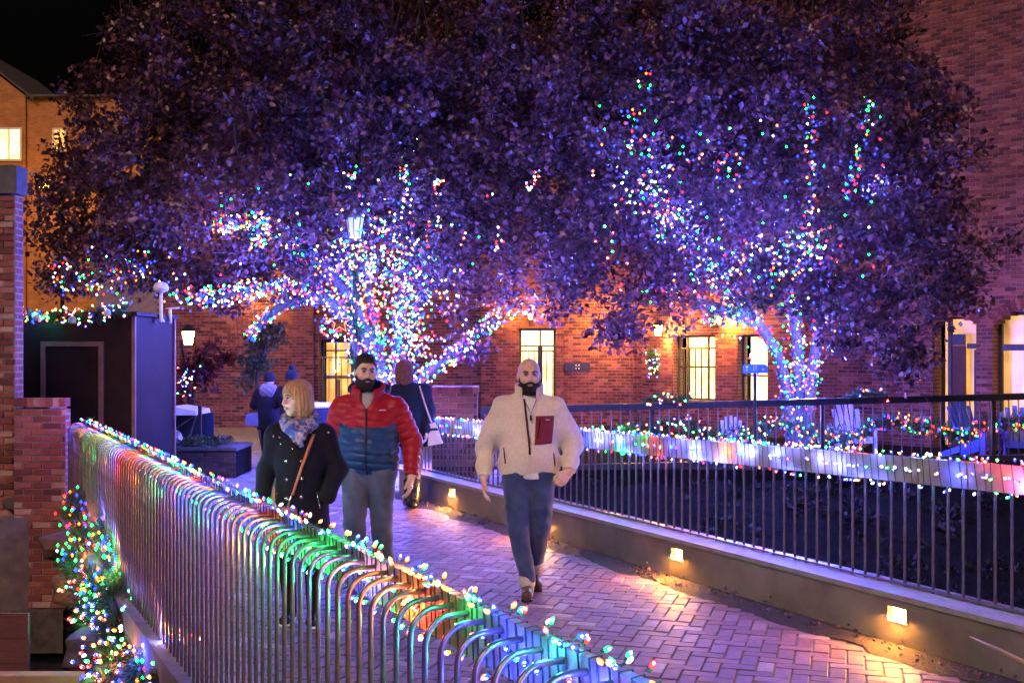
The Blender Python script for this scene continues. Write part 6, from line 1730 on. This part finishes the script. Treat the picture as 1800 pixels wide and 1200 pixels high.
# ---- woman seen from behind
def back_woman():
    pn = Person('woman seen from behind in navy coat with pale shoulder bag and black boots', tuple(P(722, 893, 12.85).xy) + (0.004,))
    hc = (-.08, .02, 1.635); R = R3(math.pi + .35, 0, 0); hs = headspace(hc, R, .97)
    shL, elL, wrL = (-.19, .0, 1.40), (-.25, -.02, 1.12), (-.22, -.10, .90)
    shR, elR, wrR = (.17, .0, 1.40), (.235, -.03, 1.13), (.20, -.14, .93)
    legs = (((-.06, 0, .90), (-.03, .06, .48), (-.02, .02, .09), (-.07, .12, .045)), ((.08, 0, .90), (.07, -.05, .48), (.055, -.12, .12), (.06, .02, .05)))
    B = Field(); B.fn(lambda p: HEAD_F(hs(p)) * .97, .02); B.cone((0, 0, 1.36), (0, 0, .95), .11, .12, .05).cone(shL, shR, .05, .05, .04)
    for sh, el, wr in ((shL, elL, wrL), (shR, elR, wrR)): B.cone(sh, el, .042, .036, .03); B.cone(el, wr, .036, .028, .02)
    hand(B, wrL, (0, -.1, -1), (1, 0, 0), (0, 1, 0), .5, .92); hand(B, wrR, (0, -.1, -1), (-1, 0, 0), (0, 1, 0), .5, .92)
    for hp, kn, an, to in legs: B.cone(hp, kn, .07, .048, .03); B.cone(kn, an, .045, .032, .02); B.cone(an, to, .022, .018, .02)
    pn.body = pn.grow('body', B, (-.45, -.4, 0), (.45, .4, 1.82), .009, M['skin2'])
    bob(pn, hc, R, M['auburn'], 1.03, .125)
    C = Field(); C.ell((0, 0, 1.24), (.205, .14, .25), .05).cone((-.12, 0, 1.38), (.11, 0, 1.38), .075, .075, .06).cone((0, 0, 1.1), (.02, 0, .76), .17, .195, .05).cone((-.06, .01, 1.45), (-.075, .02, 1.50), .075, .07, .03)
    core = Field(); core.ops = list(C.ops)
    for sh, el, wr in ((shL, elL, wrL), (shR, elR, wrR)): C.cone(sh, el, .078, .068, .05); C.cone(el, wr, .068, .05, .03)
    C.warp(lambda p: .005 * np.sin(p[:, 2] * 28 + 9 * p[:, 0])); C.cut(cutz(.735))
    pn.grow('coat', C, (-.45, -.35, .7), (.45, .35, 1.6), .010, M['navy_wool'])
    L0 = Vector(pn.loc); m = MB()
    m.tube([L0 + Vector((.105, .02, 1.475)), L0 + Vector((.115, -.09, 1.44)), L0 + Vector((.18, -.165, 1.25)), L0 + Vector((.255, -.13, 1.02))], .010, 6); m.build('bag_strap', M['bag_pale'], pn.o)
    m = MB(); c = L0 + Vector((.29, -.12, .89)); m.prism([c + Vector((-.06, -.04, .12)), c + Vector((.01, -.04, .13)), c + Vector((.10, -.04, -.11)), c + Vector((-.075, -.04, -.14))], (0, .09, 0)); bg_ = m.build('shoulder_bag', M['bag_pale'], pn.o)
    m = MB(); m.bar(c + Vector((-.062, -.046, .05)), c + Vector((.045, -.046, .06)), .006, .03); m.build('bag_band', M['black_boot'], bg_)
    Tt = Field()
    for hp, kn, an, to in legs: Tt.cone(hp, kn, .09, .060, .03); Tt.cone(kn, an, .060, .045, .02)
    pn.grow('trousers', Tt, (-.3, -.3, .1), (.3, .3, .98), .010, M['olive'])
    for hp, kn, an, to in legs:
        Q = Field(); shoe(Q, an, to, .9); Q.cone((an[0], an[1], an[2]), (an[0] + (kn[0] - an[0]) * .55, an[1] + (kn[1] - an[1]) * .55, an[2] + (kn[2] - an[2]) * .55), .054, .066, .02); Q.cut(cutz(.0))
        pn.grow('boot', Q, (-.3, -.35, 0), (.3, .35, .5), .010, M['black_boot'])
back_woman()

# ---- two people far behind, wrapped up in hats
def far_person(label, px, d_, H, pom, seed, hood, bag):
    pn = Person(label, tuple(P(px, 800, d_).xy) + (0.006,)); k = H / 1.62
    hc = (0, .0, 1.46 * k); R = R3(math.pi, -.1, 0); hs = headspace(hc, R, .97 * k)
    legs = (((-.075, 0, .84 * k), (-.075, .03, .45 * k), (-.075, 0, .09), (-.08, .12, .045)), ((.075, 0, .84 * k), (.08, -.02, .45 * k), (.08, -.05, .09), (.085, .08, .045)))
    shL, elL, wrL = (-.18 * k, 0, 1.25 * k), (-.27 * k, .05, 1.05 * k), (-.15, .20, 1.12 * k)
    shR, elR, wrR = (.18 * k, 0, 1.25 * k), (.26 * k, .03, 1.02 * k), (.17, .14, .92 * k)
    B = Field(); B.fn(lambda p: HEAD_F(hs(p)) * .97 * k, .02); B.cone((0, 0, 1.2 * k), (0, 0, .85 * k), .11, .12, .05).cone(shL, shR, .05, .05, .04)
    for sh, el, wr in ((shL, elL, wrL), (shR, elR, wrR)): B.cone(sh, el, .042, .036, .03); B.cone(el, wr, .036, .028, .02); hand(B, wr, (.1, .9, .2), (0, 0, -1), (1, 0, 0), .6, .9)
    for hp, kn, an, to in legs: B.cone(hp, kn, .07, .048, .03); B.cone(kn, an, .045, .032, .02); B.cone(an, to, .022, .018, .02)
    pn.body = pn.grow('body', B, (-.45, -.4, 0), (.45, .5, 1.75), .012, M['skin2'])
    C = Field(); C.ell((0, 0, 1.10 * k), (.205, .15, .24), .05).cone((-.11, 0, 1.22 * k), (.11, 0, 1.22 * k), .08, .08, .06).cone((0, 0, 1.0 * k), (0, 0, .66 * k), .175, .20, .05)
    for sh, el, wr in ((shL, elL, wrL), (shR, elR, wrR)): C.cone(sh, el, .08, .07, .05); C.cone(el, wr, .07, .052, .03)
    C.warp(lambda p: .005 * np.sin(p[:, 2] * 28 + 9 * p[:, 0])); C.cut(cutz(.64 * k))
    pn.grow('coat', C, (-.5, -.35, .55), (.5, .45, 1.5), .012, M['black_wool'])
    hat = Field().fn(lambda p: sd_ell(hs(p), (0, .0, .045), (.098, .115, .098)) * .97 * k, .02).fn(lambda p: np.maximum(sd_ell(hs(p), (0, 0, .01), (.108, .125, .06)), np.abs(hs(p)[:, 2] - .012) - .024), .01); hat.cut(lambda p: -.022 - hs(p)[:, 2])
    h_ = pn.grow('hat', hat, np.array(hc) - .2, np.array(hc) + .22, .009, M['black_wool'])
    if pom: pn.dot('pompom', (0, 0, hc[2] + .17 * k), .05, M['black_wool'], h_)
    if hood:
        hd = Field().ell((0, -.10, 1.30 * k), (.15, .07, .12), .02); hd.warp(lambda p: .006 * np.sin(p[:, 0] * 60) * np.sin(p[:, 2] * 70)); pn.grow('hood', hd, (-.25, -.25, 1.05 * k), (.25, .05, 1.5 * k), .011, M['grey_fur'])
    if bag:
        m = MB(); c = Vector(pn.loc) + Vector((-.25, -.08, .80 * k)); m.prism([c + Vector((-.10, -.04, .10)), c + Vector((.08, -.04, .13)), c + Vector((.10, -.04, -.10)), c + Vector((-.12, -.04, -.07))], (0, .08, 0)); m.build('bag', plain('slate_bag', (.10, .11, .22), (.16, .17, .3), 10, .5), pn.o)
    Tt = Field()
    for hp, kn, an, to in legs: Tt.cone(hp, kn, .088, .062, .03); Tt.cone(kn, an, .062, .046, .02)
    pn.grow('trousers', Tt, (-.3, -.3, .1), (.3, .3, .95), .012, M['black_cloth'])
    for hp, kn, an, to in legs:
        Q = Field(); shoe(Q, an, to, .9); Q.cut(cutz(0)); pn.grow('boot', Q, np.minimum(an, to) - .12, np.maximum(an, to) + .12, .010, M['black_boot'])
far_person('person in black knit hat and grey-hooded dark coat standing by the left brick wall', 474, 17.3, 1.55, False, 1, True, True)
far_person('person in dark pompom hat standing behind the blond woman', 513, 16.9, 1.60, True, 2, False, False)

# ------------------------------------------------------------------ groups of alike things
GROUPS = {'garland': 'lit evergreen garlands', 'string_lights': 'strings of coloured lights', 'wall_lantern': 'lit lanterns on the brick walls',
          'leafy_tree': 'two big light-wound trees', 'bridge_railing': 'steel railings of the footbridge', 'brick_pier': 'brick piers at the railing ends'}
for o_ in scene.objects:
    k_ = o_.name.split('.')[0]
    if o_.parent is None and k_ in GROUPS: o_["group"] = GROUPS[k_]
